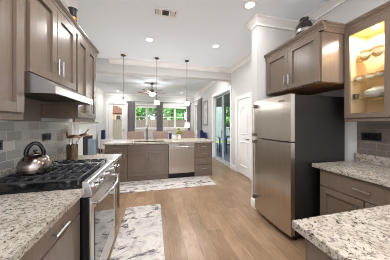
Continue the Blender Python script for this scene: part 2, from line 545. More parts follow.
# raised panel mouldings
def ring(mb, F, poly, w, n0, n1):
    cx = sum(p[0] for p in poly)/len(poly); cz = sum(p[1] for p in poly)/len(poly)
    O, U, N = F
    n = len(poly)
    us = [p[0] for p in poly]; zs = [p[1] for p in poly]
    fu = 1 - 2*w/(max(us)-min(us)); fz = 1 - 2*w/(max(zs)-min(zs))
    mu = (max(us)+min(us))/2; mz = (max(zs)+min(zs))/2
    inn = [(mu+(p[0]-mu)*fu, mz+(p[1]-mz)*fz) for p in poly]
    mid = [(mu+(p[0]-mu)*(1+fu)/2, mz+(p[1]-mz)*(1+fz)/2) for p in poly]
    mkv = lambda p, nn: mb.bm.verts.new(O + U*p[0] + N*nn + Vector((0, 0, p[1])))
    A = [mkv(p, n0) for p in poly]; B = [mkv(p, n1) for p in mid]; C = [mkv(p, n0) for p in inn]
    for i in range(n):
        j = (i+1) % n
        mb.bm.faces.new((A[i], A[j], B[j], B[i])); mb.bm.faces.new((B[i], B[j], C[j], C[i])); mb.bm.faces.new((C[i], C[j], A[j], A[i]))
mb = MB()
pw0, pw1 = dY0+.09, dY1-.09
arch = [(pw0, 1.08), (pw1, 1.08)] + [((pw0+pw1)/2 + (pw1-pw0)/2*math.cos(t*PI/12), 1.66 + .16*math.sin(t*PI/12)) for t in range(0, 13)]
ring(mb, F, arch, .035, -.0055, .010)
ring(mb, F, [(pw0, .22), (pw1, .22), (pw1, .90), (pw0, .90)], .035, -.0055, .010)
mb.build('panel_moulding', M['door'], d1)
mb = MB().tube([(HW+.004, dY0+.06, .98), (HW-.045, dY0+.06, .98)], .012, 10)
mb.tube([(HW-.045, dY0+.055, .98), (HW-.045, dY0+.17, .98)], .010, 10)
mb.build('door_handle', M['dark_nickel'], d1, smooth=True)

# ------------------------------------------------------------------ sliding glass door
F = (V((HW, 0, 0)), Y_, -X_)
mb = MB()
for (a, b, z0, z1) in ((SL0-.09, SL0, 0, SLZ), (SL1, SL1+.09, 0, SLZ), (SL0-.09, SL1+.09, SLZ, SLZ+.1)):
    mb.fbox(F, a, b, z0, z1, 0, .02)
struct(mb, 'trim_14', M['trim'], 'white casing around the sliding glass door', 'door casing', bev=.004)
dm = (SL0+SL1)/2
mb = MB()
for (a, b, n) in ((SL0, dm+.02, -.06), (dm-.02, SL1, -.10)):
    for (p, q, z0, z1) in ((a, a+.035, .03, SLZ-.03), (b-.035, b, .03, SLZ-.03), (a+.035, b-.035, .03, .10), (a+.035, b-.035, SLZ-.07, SLZ-.03)):
        mb.fbox(F, p, q, z0, z1, n-.03, n)
mb.fbox(F, SL0, SL1, 0, .03, -.15, 0).fbox(F, SL0, SL1, SLZ-.03, SLZ, -.15, 0)
d2 = struct(mb, 'door_2', M['slider_frame'], 'white framed sliding glass door to the patio', 'door')
MB().fbox(F, SL0+.035, dm-.015, .10, SLZ-.07, -.078, -.072).build('glass_pane', M['glass'], d2)
MB().fbox(F, dm+.015, SL1-.035, .10, SLZ-.07, -.118, -.112).build('glass_pane', M['glass'], d2)
MB().fbox(F, dm-.01, dm+.01, .95, 1.15, -.06, -.03).build('door_handle', M['dark_nickel'], d2, bev=.004)

# ------------------------------------------------------------------ back door and windows
F = (V((0, BK, 0)), X_, -Y_)
def casing(name, F, a0, a1, z0, z1, w=.1, sill=True, label=None):
    mb = MB()
    mb.fbox(F, a0-w, a0, z0, z1, 0, .02).fbox(F, a1, a1+w, z0, z1, 0, .02).fbox(F, a0-w, a1+w, z1, z1+w, 0, .022)
    if sill: mb.fbox(F, a0-w-.02, a1+w+.02, z0-.03, z0, 0, .05).fbox(F, a0-w, a1+w, z0-.12, z0-.03, 0, .018)
    return struct(mb, name, M['trim'], label, 'casing' if label else None, bev=.003)
casing('trim_15', F, DX0, DX1, 0, DZ, .1, False, 'white casing around the glazed back door')
mb = MB()
gx0, gx1 = -2.17, -1.71
mb.fbox(F, DX0+.01, gx0, .01, DZ-.01, -.08, -.04).fbox(F, gx1, DX1-.01, .01, DZ-.01, -.08, -.04).fbox(F, gx0, gx1, .01, .45, -.08, -.04).fbox(F, gx0, gx1, 2.36, DZ-.01, -.08, -.04)
d3 = struct(mb, 'door_3', M['door'], 'white back door with one tall glass pane', 'door')
MB().fbox(F, gx0, gx1, .45, 2.36, -.063, -.057).build('glass_pane', M['glass'], d3)
MB().fbox(F, gx0, gx1, 1.895, 1.935, -.075, -.045).build('muntin', M['patio_chair'], d3)
MB().tube([(DX1-.07, BK+.05, 1.0), (DX1-.07, BK-.0, 1.0)], .028, 12).build('door_knob', M['dark_nickel'], d3, smooth=True)

def win(name, F, a0, a1, z0, z1, units, label, depth=-.08):
    mb = MB(); g = []
    uw = (a1-a0)/units
    for i in range(units):
        p, q = a0+i*uw, a0+(i+1)*uw
        zm = (z0+z1)/2
        for (x0, x1, w0, w1) in ((p, p+.05, z0, z1), (q-.05, q, z0, z1), (p+.05, q-.05, z0, z0+.05), (p+.05, q-.05, z1-.05, z1), (p+.05, q-.05, zm-.025, zm+.025)):
            mb.fbox(F, x0, x1, w0, w1, depth-.04, depth)
        g.append((p+.05, q-.05, z0+.05, zm-.025)); g.append((p+.05, q-.05, zm+.025, z1-.05))
    o = struct(mb, name, M['trim'], label, 'window')
    for (x0, x1, w0, w1) in g:
        MB().fbox(F, x0, x1, w0, w1, depth-.022, depth-.017).build('pane', M['glass'], o)
    return o
win('window_1', F, *W1, WZ0, WZ1, 2, 'double window left of the middle grey curtain')
win('window_2', F, *W2, WZ0, WZ1, 2, 'double window right of the middle grey curtain')
casing('trim_16', F, *W1, WZ0, WZ1, .08)
casing('trim_17', F, *W2, WZ0, WZ1, .08)
F3 = (V((HW, 0, 0)), Y_, -X_)
win('window_3', F3, 8.75, 9.5, .9, 2.4, 1, 'narrow window on the right living room wall')
casing('trim_18', F3, 8.75, 9.5, .9, 2.4, .08)
for (w, s_) in ((W1, 'left window'), (W2, 'right window')):
    t = thing('roller_shade', 'pale roller shade pulled a little way down over the %s of the far wall' % s_, 'window shade', ((w[0]+w[1])/2, BK, 2.2), 'roller shades on the far windows')
    MB().box(w[0]+.01, w[1]-.01, BK+.01, BK+.016, 2.29, 2.36).build('fabric', M['roller'], t)
    MB().tube([(w[0]+.01, BK+.02, 2.375), (w[1]-.01, BK+.02, 2.375)], .02, 10).build('roller_tube', M['trim'], t, smooth=True)
    MB().box(w[0]+.01, w[1]-.01, BK+.004, BK+.022, 2.275, 2.292).build('bottom_bar', M['trim'], t)

def curtain(F, u0, u1, z0, z1, n, label, cat='curtain', waves=6, mat='curtain', grp='grey curtain panels'):
    O, U, N = F
    mb = MB(); cols = waves*6
    rows = []
    for side in (0, 1):
        row = []
        for i in range(cols+1):
            u = u0 + (u1-u0)*i/cols
            nn = n + .032*math.sin(2*PI*i/6) + (.004 if side else 0)
            row.append([mb.bm.verts.new(O+U*u+N*nn+V((0, 0, z))) for z in (z0, z1)])
        rows.append(row)
    for row in rows:
        for i in range(cols):
            mb.bm.faces.new((row[i][0], row[i+1][0], row[i+1][1], row[i][1]))
    a, b = rows
    for i in range(cols):
        for k in (0, 1): mb.bm.faces.new((a[i][k], a[i+1][k], b[i+1][k], b[i][k]))
    for i in (0, cols): mb.bm.faces.new((a[i][0], a[i][1], b[i][1], b[i][0]))
    return one(mb, 'curtain', M[mat], label, cat, grp, smooth=True)
curtain(F, -1.38, -1.03, .03, 2.56, .07, 'grey floor length curtain left of the left window')
curtain(F, .13, .50, .03, 2.56, .07, 'grey floor length curtain between the two far windows')
curtain(F, 1.88, 2.08, .03, 2.56, .07, 'narrow grey curtain at the right edge of the right window')
curtain(F3, 7.95, 8.55, .03, 2.58, .07, 'dark grey curtain on the right living room wall')
def rod(a, b, label):
    t = thing('curtain_rod', label, 'curtain rod', ((a[0]+b[0])/2, (a[1]+b[1])/2, a[2]))
    MB().tube([a, b], .012, 8).build('rod', M['bronze'], t, smooth=True)
    d = (V(b)-V(a)).normalized()
    for p in (V(a), V(b)): MB().lathe([(0, -.025), (.02, -.012), (.024, 0), (.02, .012), (0, .025)], p, 12).build('finial', M['bronze'], t, smooth=True)
    return t
r = rod((-1.5, BK-.07, 2.585), (2.15, BK-.07, 2.585), 'dark curtain rod above the two far windows')
for x in (-1.46, .33, 2.1): MB().box(x-.01, x+.01, BK-.07, BK, 2.57, 2.585).build('bracket', M['bronze'], r)
r = rod((HW-.07, 7.8, 2.605), (HW-.07, 9.62, 2.605), 'dark curtain rod on the right living room wall')
for y in (7.9, 9.58): MB().box(HW-.07, HW, y-.01, y+.01, 2.59, 2.605).build('bracket', M['bronze'], r)

# ------------------------------------------------------------------ cabinet builders
def shaker(F, u0, u1, z0, z1, n0, n1, parent, name='door', w=.062):
    mb = MB()
    mb.fbox(F, u0, u0+w, z0, z1, n0, n1).fbox(F, u1-w, u1, z0, z1, n0, n1)
    mb.fbox(F, u0+w, u1-w, z0, z0+w, n0, n1).fbox(F, u0+w, u1-w, z1-w, z1, n0, n1)
    mb.fbox(F, u0+w, u1-w, z0+w, z1-w, n0, n1-.018)
    return mb.build(name, M['cab'], parent, bev=.0022)
def slab(F, u0, u1, z0, z1, n0, n1, parent, name='drawer'):
    return MB().fbox(F, u0, u1, z0, z1, n0, n1).build(name, M['cab'], parent, bev=.003)
def pull(F, u, z, n, parent, vert=False, L=.13):
    O, U, N = F
    d = Z_ if vert else U
    c = O + U*u + N*(n+.032) + Z_*z
    mb = MB().tube([c-d*(L/2), c+d*(L/2)], .0062, 8)
    for s in (-1, 1):
        p = c + d*(s*L*.34)
        mb.tube([p-N*.0325, p-N*.004], .0045, 6)
    return mb.build('handle', M['nickel'], parent, smooth=True)
def cab_crown(mb, F, u0, u1, z0, z1, n, d=.04):
    h = z1-z0
    poly = [(n-.02, z0), (n+.010, z0), (n+.010, z0+h*.22), (n+d*.36, z0+h*.26), (n+d*.36, z0+h*.40), (n+d*.55, z0+h*.55), (n+d*.82, z0+h*.66), (n+d*.82, z0+h*.76), (n+d, z0+h*.80), (n+d, z1), (n-.02, z1)]
    mb.fprism(F, poly, u0, u1)
def base_cab(name, F, u0, u1, depth, label, layout, group=None, z1=.875, toe_n=-.07, toe_mat='toe'):
    """F origin on the door plane; layout = list of (kind, u0, u1, z0, z1, handle)"""
    O, U, N = F
    c = O + U*((u0+u1)/2) - N*(depth/2)
    t = thing(name, label, 'cabinet', (c.x, c.y, 0), group)
    MB().fbox(F, u0+.001, u1-.001, .10, z1, -depth, -.021).build('body', M['cab'], t)
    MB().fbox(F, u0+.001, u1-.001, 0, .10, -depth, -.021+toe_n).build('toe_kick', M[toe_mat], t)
    for (k, a, b, p, q, h) in layout:
        d = shaker(F, a, b, p, q, -.021, 0, t) if k == 'door' else slab(F, a, b, p, q, -.021, 0, t, 'false_front' if k == 'false' else 'drawer')
        if h == 'h': pull(F, (a+b)/2, (p+q)/2, 0, d)
        elif h == 'l': pull(F, a+.035, q-.11, 0, d, True)
        elif h == 'r': pull(F, b-.035, q-.11, 0, d, True)
    return t

# ------------------------------------------------------------------ left run
FL = (V((-.492, 0, 0)), Y_, X_)       # base fronts facing +X
DEP = .635
base_cab('base_cabinet', FL, .72, 1.318, DEP, 'taupe three drawer base cabinet beside the near end of the range',
    [('drawer', .728, 1.305, .752, .868, 'h'), ('drawer', .728, 1.305, .43, .744, 'h'), ('drawer', .728, 1.305, .112, .422, 'h')])
base_cab('base_cabinet', FL, -.4, .718, DEP, 'taupe base cabinet at the near end of the left counter',
    [('drawer', -.392, .71, .752, .868, None), ('door', -.392, .155, .112, .744, 'r'), ('door', .163, .71, .112, .744, 'l')])
base_cab('base_cabinet', FL, 2.082, 2.70, DEP, 'taupe base cabinet past the far end of the range',
    [('drawer', 2.09, 2.69, .752, .868, 'h'), ('door', 2.09, 2.386, .112, .744, 'r'), ('door', 2.394, 2.69, .112, .744, 'l')])
def counter(boxes, label, name='countertop', **kw):
    mb = MB()
    for b in boxes: mb.box(*b)
    return one(mb, name, M['granite'], label, 'countertop', **kw)
counter([(LW+.001, -.466, -.45, 1.318, .8755, .914), (LW+.001, LW+.022, -.45, 2.081, .914, 1.011)], 'speckled granite countertop on the near side of the range', bev=.003)
counter([(LW+.001, -.466, 2.082, 2.715, .8755, .914), (LW+.001, LW+.022, 2.082, 2.70, .914, 1.011)], 'speckled granite countertop under the utensil crock', bev=.003)

FU = (V((-.80, 0, 0)), Y_, X_)        # upper door plane
UD = .80-1.13                          # = -0.33 depth
ZT = 2.345
def upper(F, u0, u1, z0, depth, label, doors, handles, z1=ZT, crown_top=2.41, rail=None, name='wall_cabinet', ends=(0, 0), bottom=None):
    O, U, N = F
    c = O + U*((u0+u1)/2) - N*(depth/2)
    t = thing(name, label, 'cabinet', (c.x, c.y, z0))
    MB().fbox(F, u0+.001, u1-.001, z0, z1, -depth, -.021).build('body', M['cab'], t)
    n = len(doors)-1
    for i in range(n):
        d = shaker(F, doors[i]+.004, doors[i+1]-.004, z0+.006, z1-.012, -.021, 0, t)
        if handles[i]:
            pull(F, doors[i]+.035 if handles[i] == 'l' else doors[i+1]-.035, z0+.13, 0, d, True)
    mb = MB()
    cab_crown(mb, F, u0-ends[0]*.04, u1+ends[1]*.04, z1-.012, crown_top, -.012)
    if ends[0]: cab_crown(mb, (O+U*u0, -N, -U), .0, depth, z1-.012, crown_top, 0)
    if ends[1]: cab_crown(mb, (O+U*u1, -N, U), .0, depth, z1-.012, crown_top, 0)
    mb.build('crown', M['cab'], t)
    if rail: MB().fbox(F, u0+.001, u1-.001, rail, z0, -.045, -.018).build('light_rail', M['cab'], t, bev=.002)
    if bottom: MB().fbox(F, u0+.02, u1-.02, z0-.006, z0, -depth, -.05).build('bottom_panel', M['cab_bottom'], t)
    return t
upper(FU, .42, 1.316, 1.425, .328, 'tall taupe wall cabinet at the left edge above the near counter', [.432, .866, 1.298], ['r', None], rail=1.385)
upper(FU, 1.318, 2.046, 1.705, .328, 'short taupe wall cabinet above the range hood', [1.342, 1.668, 2.026], ['r', 'l'])
upper(FU, 2.048, 2.66, 1.425, .328, 'tall taupe wall cabinet past the far end of the hood', [2.06, 2.352, 2.648], ['r', 'l'], rail=1.385, ends=(0, 1))

# range hood
hood = thing('range_hood', 'stainless under-cabinet range hood above the gas range', 'range hood', (-.9, 1.68, 1.565))
hy0, hy1 = 1.322, 2.042
MB().prism([(LW+.01, 1.703), (-.80, 1.703), (-.655, 1.628), (-.645, 1.62), (-.645, 1.568), (-.665, 1.568), (-.665, 1.61), (LW+.01, 1.61)], 'y', hy0+.012, hy1-.012).build('body', M['hood'], hood)
for y0, y1 in ((hy0, hy0+.012), (hy1-.012, hy1)):
    MB().prism([(LW+.01, 1.703), (-.80, 1.703), (-.655, 1.628), (-.645, 1.62), (-.645, 1.566), (LW+.01, 1.566)], 'y', y0, y1).build('side_panel', M['hood'], hood)
for a, b in ((1.345, 1.675), (1.69, 2.02)):
    MB().box(-1.08, -.70, a, b, 1.59, 1.606).build('filter', M['hood_dark'], hood, bev=.003)
for y in (1.5, 1.86): MB().lathe([(0, 1.597), (.03, 1.597), (.033, 1.609), (0, 1.609)], (-.683, y, 0), 16).build('light', M['china'], hood)
MB().box(-.645, -.641, 1.95, 2.0, 1.585, 1.597).build('switch', M['black'], hood)

# gas range
ry0, ry1 = 1.322, 2.078
rg = thing('gas_range', 'stainless gas range with black cast iron grates and bowed door handle', 'range', (-.8, 1.7, 0))
MB().box(-1.105, -.497, ry0, ry1, .06, .895).build('body', M['black'], rg)
MB().box(-1.08, -.53, ry0+.03, ry1-.03, 0, .06).build('base', M['gasket'], rg)
MB().box(-1.105, -.487, ry0, ry1, .8955, .925).build('cooktop', M['black'], rg, bev=.004)
MB().prism([(-.497, .845), (-.432, .845), (-.422, .856), (-.445, .948), (-.455, .955), (-.486, .955), (-.486, .894), (-.497, .894)], 'y', ry0, ry1).build('control_panel', M['steel_range'], rg, bev=.002)
nv = V((.092, 0, .023)).normalized()      # panel normal
for i, y in enumerate((1.40, 1.52, 1.70, 1.88, 2.0)):
    c = V((-.4335, y, .902))
    k = MB().tube([c, c+nv*.008, c+nv*.010, c+nv*.034, c+nv*.038], [.026, .026, .021, .0185, .012], 20).build('knob', M['steel_h'], rg, smooth=True)
    MB().box(c.x+.03, c.x+.038, y-.003, y+.003, .902, .926).build('pointer', M['black'], k)
MB().prism([(-.4337, .878), (-.4292, .878), (-.4402, .925), (-.4447, .925)], 'y', 1.755, 1.83).build('display', M['black'], rg)
dr = MB().box(-.4965, -.4455, ry0+.004, ry1-.004, .20, .836).build('oven_door', M['black'], rg, bev=.003)
MB().box(-.4452, -.432, ry0+.004, ry1-.004, .20, .836).build('front_panel', M['steel_range'], dr, bev=.004)
MB().box(-.4325, -.4285, ry0+.075, ry1-.075, .27, .735).build('window', M['ovenglass'], dr, bev=.001)
hp = [(-.40 + .048*math.sin(PI*i/16), ry0+.02 + (ry1-ry0-.04)*i/16, .792) for i in range(17)]
mb = MB().tube(hp, .0125, 10)
for y in (ry0+.028, ry1-.028): mb.tube([(-.435, y, .792), (-.398, y, .792)], .013, 10)
mb.build('handle', M['steel_h'], dr, smooth=True)
dw = MB().box(-.4965, -.436, ry0+.004, ry1-.004, .062, .192).build('bottom_drawer', M['steel_range'], rg, bev=.005)
# burners and grates
burn = [(-.93, 1.50), (-.64, 1.50), (-.785, 1.70), (-.93, 1.90), (-.64, 1.90)]
for (x, y) in burn:
    b_ = MB().lathe([(0, .925), (.055, .925), (.055, .935), (.042, .94), (0, .94)], (x, y, 0), 20).build('burner', M['dark_nickel'], rg, smooth=True)
    MB().lathe([(0, .9405), (.036, .9405), (.038, .95), (.03, .956), (0, .956)], (x, y, 0), 20).build('burner_cap', M['iron'], b_, smooth=True)
gy = [ry0+.02, ry0+.265, ry0+.491, ry1-.02]
for i in range(3):
    a, b = gy[i]+.003, gy[i+1]-.003
    mb = MB()
    x0, x1 = -1.075, -.515
    T = .0065
    zt0, zt1 = .962, .977
    for y in (a, b-2*T): mb.box(x0, x1, y, y+2*T, zt0, zt1)
    for x in (x0, x1-2*T, (x0+x1)/2-T): mb.box(x, x+2*T, a+2*T, b-2*T, zt0, zt1)
    ym = (a+b)/2
    for xc in ((x0*3+x1)/4, (x0+x1*3)/4):
        mb.box(xc-T, xc+T, a+2*T, ym-.022, zt0, zt1+.006).box(xc-T, xc+T, ym+.022, b-2*T, zt0, zt1+.006)
        mb.box(x0+2*T if xc < -.8 else (x0+x1)/2+T, xc-.025, ym-T, ym+T, zt0, zt1+.006)
        mb.box(xc+.025, (x0+x1)/2-T if xc < -.8 else x1-2*T, ym-T, ym+T, zt0, zt1+.006)
    for x in (x0, x1-2*T):
        for y in (a, b-2*T): mb.box(x, x+2*T, y, y+2*T, .925, zt0)
    for f in (.125, .375, .625, .875):
        xc = x0+(x1-x0)*f
        mb.box(xc-T*.8, xc+T*.8, a+2*T, a+.075, zt0, zt1+.004).box(xc-T*.8, xc+T*.8, b-.075, b-2*T, zt0, zt1+.004)
    mb.build('grate', M['iron'], rg, bev=.004)

# kettle on the near back burner
kx, ky, kz = -.905, 1.575, .984
kt = thing('kettle', 'round steel tea kettle with black arched handle on the range', 'kettle', (kx, ky, kz))
MB().lathe([(0, 0), (.088, 0), (.100, .008), (.104, .03), (.102, .06), (.094, .09), (.074, .122), (.050, .138), (0, .138)], (kx, ky, kz), 32).build('body', M['kettle'], kt, smooth=True)
ld = MB().lathe([(0, .1382), (.046, .1382), (.044, .144), (.02, .150), (0, .151)], (kx, ky, kz), 24).build('lid', M['kettle'], kt, smooth=True)
MB().lathe([(0, .1512), (.008, .1512), (.008, .158), (.015, .164), (.013, .174), (0, .177)], (kx, ky, kz), 16).build('knob', M['black'], ld, smooth=True)
dirv = V((.86, .5, 0)).normalized()
pts = [V((kx, ky, kz+.128)) + dirv*(.052*math.cos(t)) + Z_*(.098*math.sin(t)) for t in [PI*i/14 for i in range(15)]]
MB().tube(pts, [.009]+[.0145]*13+[.009], 10).build('handle', M['black'], kt, smooth=True)
c = V((kx, ky, kz)); spv = V((-.5, .87, 0)).normalized()
MB().tube([c+spv*.085+Z_*.08, c+spv*.115+Z_*.11, c+spv*.132+Z_*.135], [.022, .016, .012], 12).build('spout', M['kettle'], kt, smooth=True)

# utensil crock
ux, uy, uz = -1.0, 2.42, .9145
one(MB().lathe([(0, 0), (.058, 0), (.061, .006), (.061, .185), (.064, .19), (.059, .192), (.056, .185), (.056, .012), (0, .012)], (ux, uy, uz), 28), 'utensil_crock', M['crock'], 'tall steel crock holding cooking utensils past the range', 'utensil holder', smooth=True)
def utensil(dx, dy, name, label, kind):
    base = V((ux+dx*.02, uy+dy*.02, uz+.014)); top = V((ux+dx*.12, uy+dy*.12, uz+.30))
    mid = V((ux+dx*.042, uy+dy*.042, uz+.20))
    t = thing(name, label, 'utensil', base, 'cooking utensils in the steel crock')
    MB().tube([base, mid, mid*.45+top*.55+Z_*.015, top], .005, 8).build('handle', M['steel_h'], t, smooth=True)
    d = V((dx, dy, 0)).normalized() if (dx or dy) else Y_
    w = d.cross(Z_)
    if kind == 'ladle':
        mb = MB(); n = 10
        cc = top + d*.05 + Z_*.012
        rings = []
        for i in range(n):
            a = PI*.5*i/(n-1)
            r_ = .07*math.cos(a) if i < n-1 else 0
            zz = .038*math.sin(a)
            rings.append((max(r_, 0), zz))
        mb.lathe(rings + [(0, .034)] + [(r_*.93, z_*.93-.002) for r_, z_ in rings[::-1][1:]], cc-Z_*.03, 18)
        mb.build('bowl', M['copper'], t, smooth=True)
    elif kind == 'spatula':
        mb = MB()
        q = [(-.012, 0), (.012, 0), (.034, .03), (.034, .10), (-.034, .10), (-.034, .03)]
        A = [mb.bm.verts.new(top + w*a + (Z_*.8+d*.6)*b + d*.002) for a, b in q]
        B = [mb.bm.verts.new(top + w*a + (Z_*.8+d*.6)*b - d*.002) for a, b in q]
        mb.bm.faces.new(A); mb.bm.faces.new(B[::-1])
        for i in range(6): mb.bm.faces.new((A[i], A[(i+1) % 6], B[(i+1) % 6], B[i]))
        mb.build('blade', M['copper'], t)
    else:
        MB().lathe([(0, -.012), (.018, -.006), (.027, .02), (.022, .045), (0, .06)], top, 14, sx=.45).build('head', M['copper'], t, smooth=True)
utensil(.5, .9, 'ladle', 'copper brown ladle drooping toward the far side of the crock', 'ladle')
utensil(.45, -.9, 'ladle', 'copper brown ladle drooping toward the range side of the crock', 'ladle')
utensil(1, .1, 'spatula', 'copper brown spatula leaning out of the front of the crock', 'spatula')
utensil(-.6, .35, 'serving_spoon', 'copper brown spoon standing at the back of the crock', 'spoon')

def outlet(x, y0, y1, z0, z1, sgn, label):
    t = thing('outlet', label, 'outlet', (x, (y0+y1)/2, z0), 'black outlet plates on the backsplash')
    MB().box(min(x, x+sgn*.006), max(x, x+sgn*.006), y0, y1, z0, z1).build('plate', M['outlet'], t, bev=.002)
    for f in (.28, .72):
        yc = y0+(y1-y0)*f
        MB().box(min(x+sgn*.006, x+sgn*.008), max(x+sgn*.006, x+sgn*.008), yc-.022, yc+.022, z0+.02, z1-.02).build('socket', M['black'], t)
outlet(LW+.0092, 2.05, 2.20, 1.185, 1.262, 1, 'black outlet plate on the grey tile near the utensil crock')
outlet(LW+.0092, 1.44, 1.585, 1.165, 1.24, 1, 'black outlet plate on the grey tile behind the kettle at the left edge')
outlet(RW-.0092, 1.275, 1.455, 1.175, 1.262, -1, 'black outlet plate on the taupe tile under the glass cabinet')

# ------------------------------------------------------------------ island
FI = (V((0, 4.21, 0)), X_, -Y_)
ID = .62
G = None
base_cab('island_cabinet', FI, -1.10, -.612, ID, 'taupe island cabinet at the left end with one drawer and one door', toe_n=.004, toe_mat='cab', layout=
    [('drawer', -1.085, -.625, .722, .862, 'h'), ('door', -1.085, -.625, .115, .706, 'r')])
# sink base is open on top so the basin can hang inside
t = thing('sink_cabinet', 'taupe island sink cabinet with a pair of doors under the faucet', 'cabinet', (-.13, 4.5, 0))
MB().fbox(FI, -.610, -.592, .10, .875, -ID, -.021).fbox(FI, .330, .348, .10, .875, -ID, -.021).fbox(FI, -.592, .330, .10, .118, -ID, -.021).fbox(FI, -.592, .330, .118, .875, -ID, -ID+.015).fbox(FI, -.592, .330, .118, .875, -.036, -.021).build('body', M['cab'], t)
MB().fbox(FI, -.610, .348, 0, .10, -ID, -.017).build('toe_kick', M['cab'], t)
slab(FI, -.599, .336, .722, .862, -.021, 0, t, 'false_front')
d = shaker(FI, -.599, -.139, .115, .706, -.021, 0, t); pull(FI, -.168, .60, 0, d, True)
d = shaker(FI, -.124, .336, .115, .706, -.021, 0, t); pull(FI, -.094, .60, 0, d, True)
# dishwasher
dwt = thing('dishwasher', 'stainless dishwasher with bar handle built into the island', 'dishwasher', (.685, 4.5, 0))
MB().fbox(FI, .356, 1.014, .10, .87, -.58, -.028).build('body', M['gasket'], dwt)
poly = [(.356+.658*i/14, 4.214 - .016*(1-abs(2*i/14-1)**2.4)) for i in range(15)] + [(1.014, 4.237), (.356, 4.237)]
d = MB().prism(poly, 'z', .125, .868).build('door', M['steel'], dwt, smooth=True)
mb = MB().tube([(.40, 4.155, .795), (.97, 4.155, .795)], .011, 10)
for x in (.42, .95): mb.tube([(x, 4.155, .795), (x, 4.205, .795)], .009, 8)
mb.build('handle', M['steel_h'], d, smooth=True)
MB().fbox(FI, .60, .77, .84, .862, .0085, .0135).build('control_strip', M['dark_nickel'], d)
MB().fbox(FI, .356, 1.014, 0, .095, -.5, -.035).build('toe_kick', M['black'], dwt)
base_cab('island_drawer_cabinet', FI, 1.022, 1.50, ID, 'taupe four drawer cabinet at the right end of the island', toe_n=.004, toe_mat='cab', layout=
    [('drawer', 1.032, 1.488, z0, z1, 'h') for z0, z1 in ((.115, .296), (.311, .488), (.503, .680), (.695, .862))])
one(MB().box(-1.10, 1.50, 4.832, 4.85, 0, .875), 'island_back_panel', M['cab'], 'taupe panel across the seating side of the island', 'island panel', bev=.002)
# granite top with a sink cut-out
sx0, sx1, sy0, sy1 = -.52, .28, 4.32, 4.70
iy0, iy1 = 4.165, 5.20
counter([(-1.125, sx0, iy0, iy1, .8755, .914), (sx1, 1.535, iy0, iy1, .8755, .914), (sx0, sx1, iy0, sy0, .8755, .914), (sx0, sx1, sy1, iy1, .8755, .914)], 'long speckled granite island countertop with sink', name='island_countertop')
mb = MB()
w = .012
mb.box(sx0+.002, sx1-.002, sy0+.002, sy1-.002, .68, .692).box(sx0+.002, sx0+w, sy0+.002, sy1-.002, .692, .90).box(sx1-w, sx1-.002, sy0+.002, sy1-.002, .692, .90)
mb.box(sx0+w, sx1-w, sy0+.002, sy0+w, .692, .90).box(sx0+w, sx1-w, sy1-w, sy1-.002, .692, .90)
sk = one(mb, 'sink_basin', M['steel'], 'stainless undermount sink basin in the island', 'sink')
# faucet
fx, fy = -.185, 4.79
ft = thing('faucet', 'brushed nickel gooseneck faucet standing behind the island sink', 'faucet', (fx, fy, .9145))
MB().lathe([(0, 0), (.03, 0), (.03, .012), (.02, .02), (.017, .06), (0, .06)], (fx, fy, .9145), 18).build('base', M['faucet'], ft, smooth=True)
pts = [V((fx, fy, .96)), V((fx, fy, 1.2))] + [V((fx, fy-.1+.1*math.cos(a), 1.2+.12*math.sin(a))) for a in [PI*i/10 for i in range(1, 11)]] + [V((fx, fy-.2, 1.12))]
MB().tube(pts, .019, 10).build('spout', M['faucet'], ft, smooth=True)
MB().tube([(fx+.015, fy, .965), (fx+.05, fy, .975), (fx+.10, fy, 1.0)], [.008, .007, .006], 8).build('lever', M['faucet'], ft, smooth=True)
sp = thing('soap_dispenser', 'small brushed nickel soap dispenser beside the island faucet', 'soap dispenser', (fx+.22, fy, .9145))
MB().lathe([(0, 0), (.022, 0), (.022, .008), (.012, .02), (.012, .08), (0, .08)], (fx+.22, fy, .9145), 14).build('base', M['faucet'], sp, smooth=True)
MB().tube([(fx+.22, fy, .99), (fx+.22, fy, 1.02), (fx+.22, fy-.07, 1.015)], .007, 8).build('nozzle', M['faucet'], sp, smooth=True)
# flower vase, tumbler, glasses
vx, vy, vz = .70, 4.75, .9145
vt = thing('flower_vase', 'yellow green flowers in a glass vase on the island', 'vase', (vx, vy, vz))
MB().lathe([(0, 0), (.034, 0), (.044, .03), (.046, .08), (.03, .13), (.032, .15), (.029, .15), (.027, .13), (.042, .08), (.04, .03), (.03, .008), (0, .008)], (vx, vy, vz), 20).build('vase', M['glassware'], vt, smooth=True)
mb = MB(); mb2 = MB()
for i in range(16):
    a = random.random()*2*PI; r_ = .015+.06*random.random(); h_ = .16+.15*random.random()
    mb.tube([(vx, vy, vz+.05), (vx+r_*.4*math.cos(a), vy+r_*.4*math.sin(a), vz+.14), (vx+r_*math.cos(a), vy+r_*math.sin(a), vz+h_)], .0025, 5)
    mb2.lathe([(0, -.024), (.024, -.012), (.03, .006), (.016, .024), (0, .026)], (vx+r_*math.cos(a), vy+r_*math.sin(a), vz+h_), 8)
mb.build('stems', M['leaf'], vt); mb2.build('blooms', M['yellow'], vt, smooth=True)
one(MB().lathe([(0, 0), (.034, 0), (.043, .17), (.040, .172), (.032, .01), (0, .01)], (.465, 5.03, .9145), 20), 'tumbler', M['navy'], 'navy blue tumbler on the far edge of the island', 'cup', smooth=True)
for i, (x, y) in enumerate(((.555, 4.98), (.60, 4.86))):
    one(MB().lathe([(0, 0), (.03, 0), (.036, .12), (.034, .12), (.028, .006), (0, .006)], (x, y, .9145), 18), 'drinking_glass', M['glassware'], ('clear drinking glass next to the navy tumbler', 'clear drinking glass next to the flower vase')[i], 'glass', 'clear glasses on the island', smooth=True)

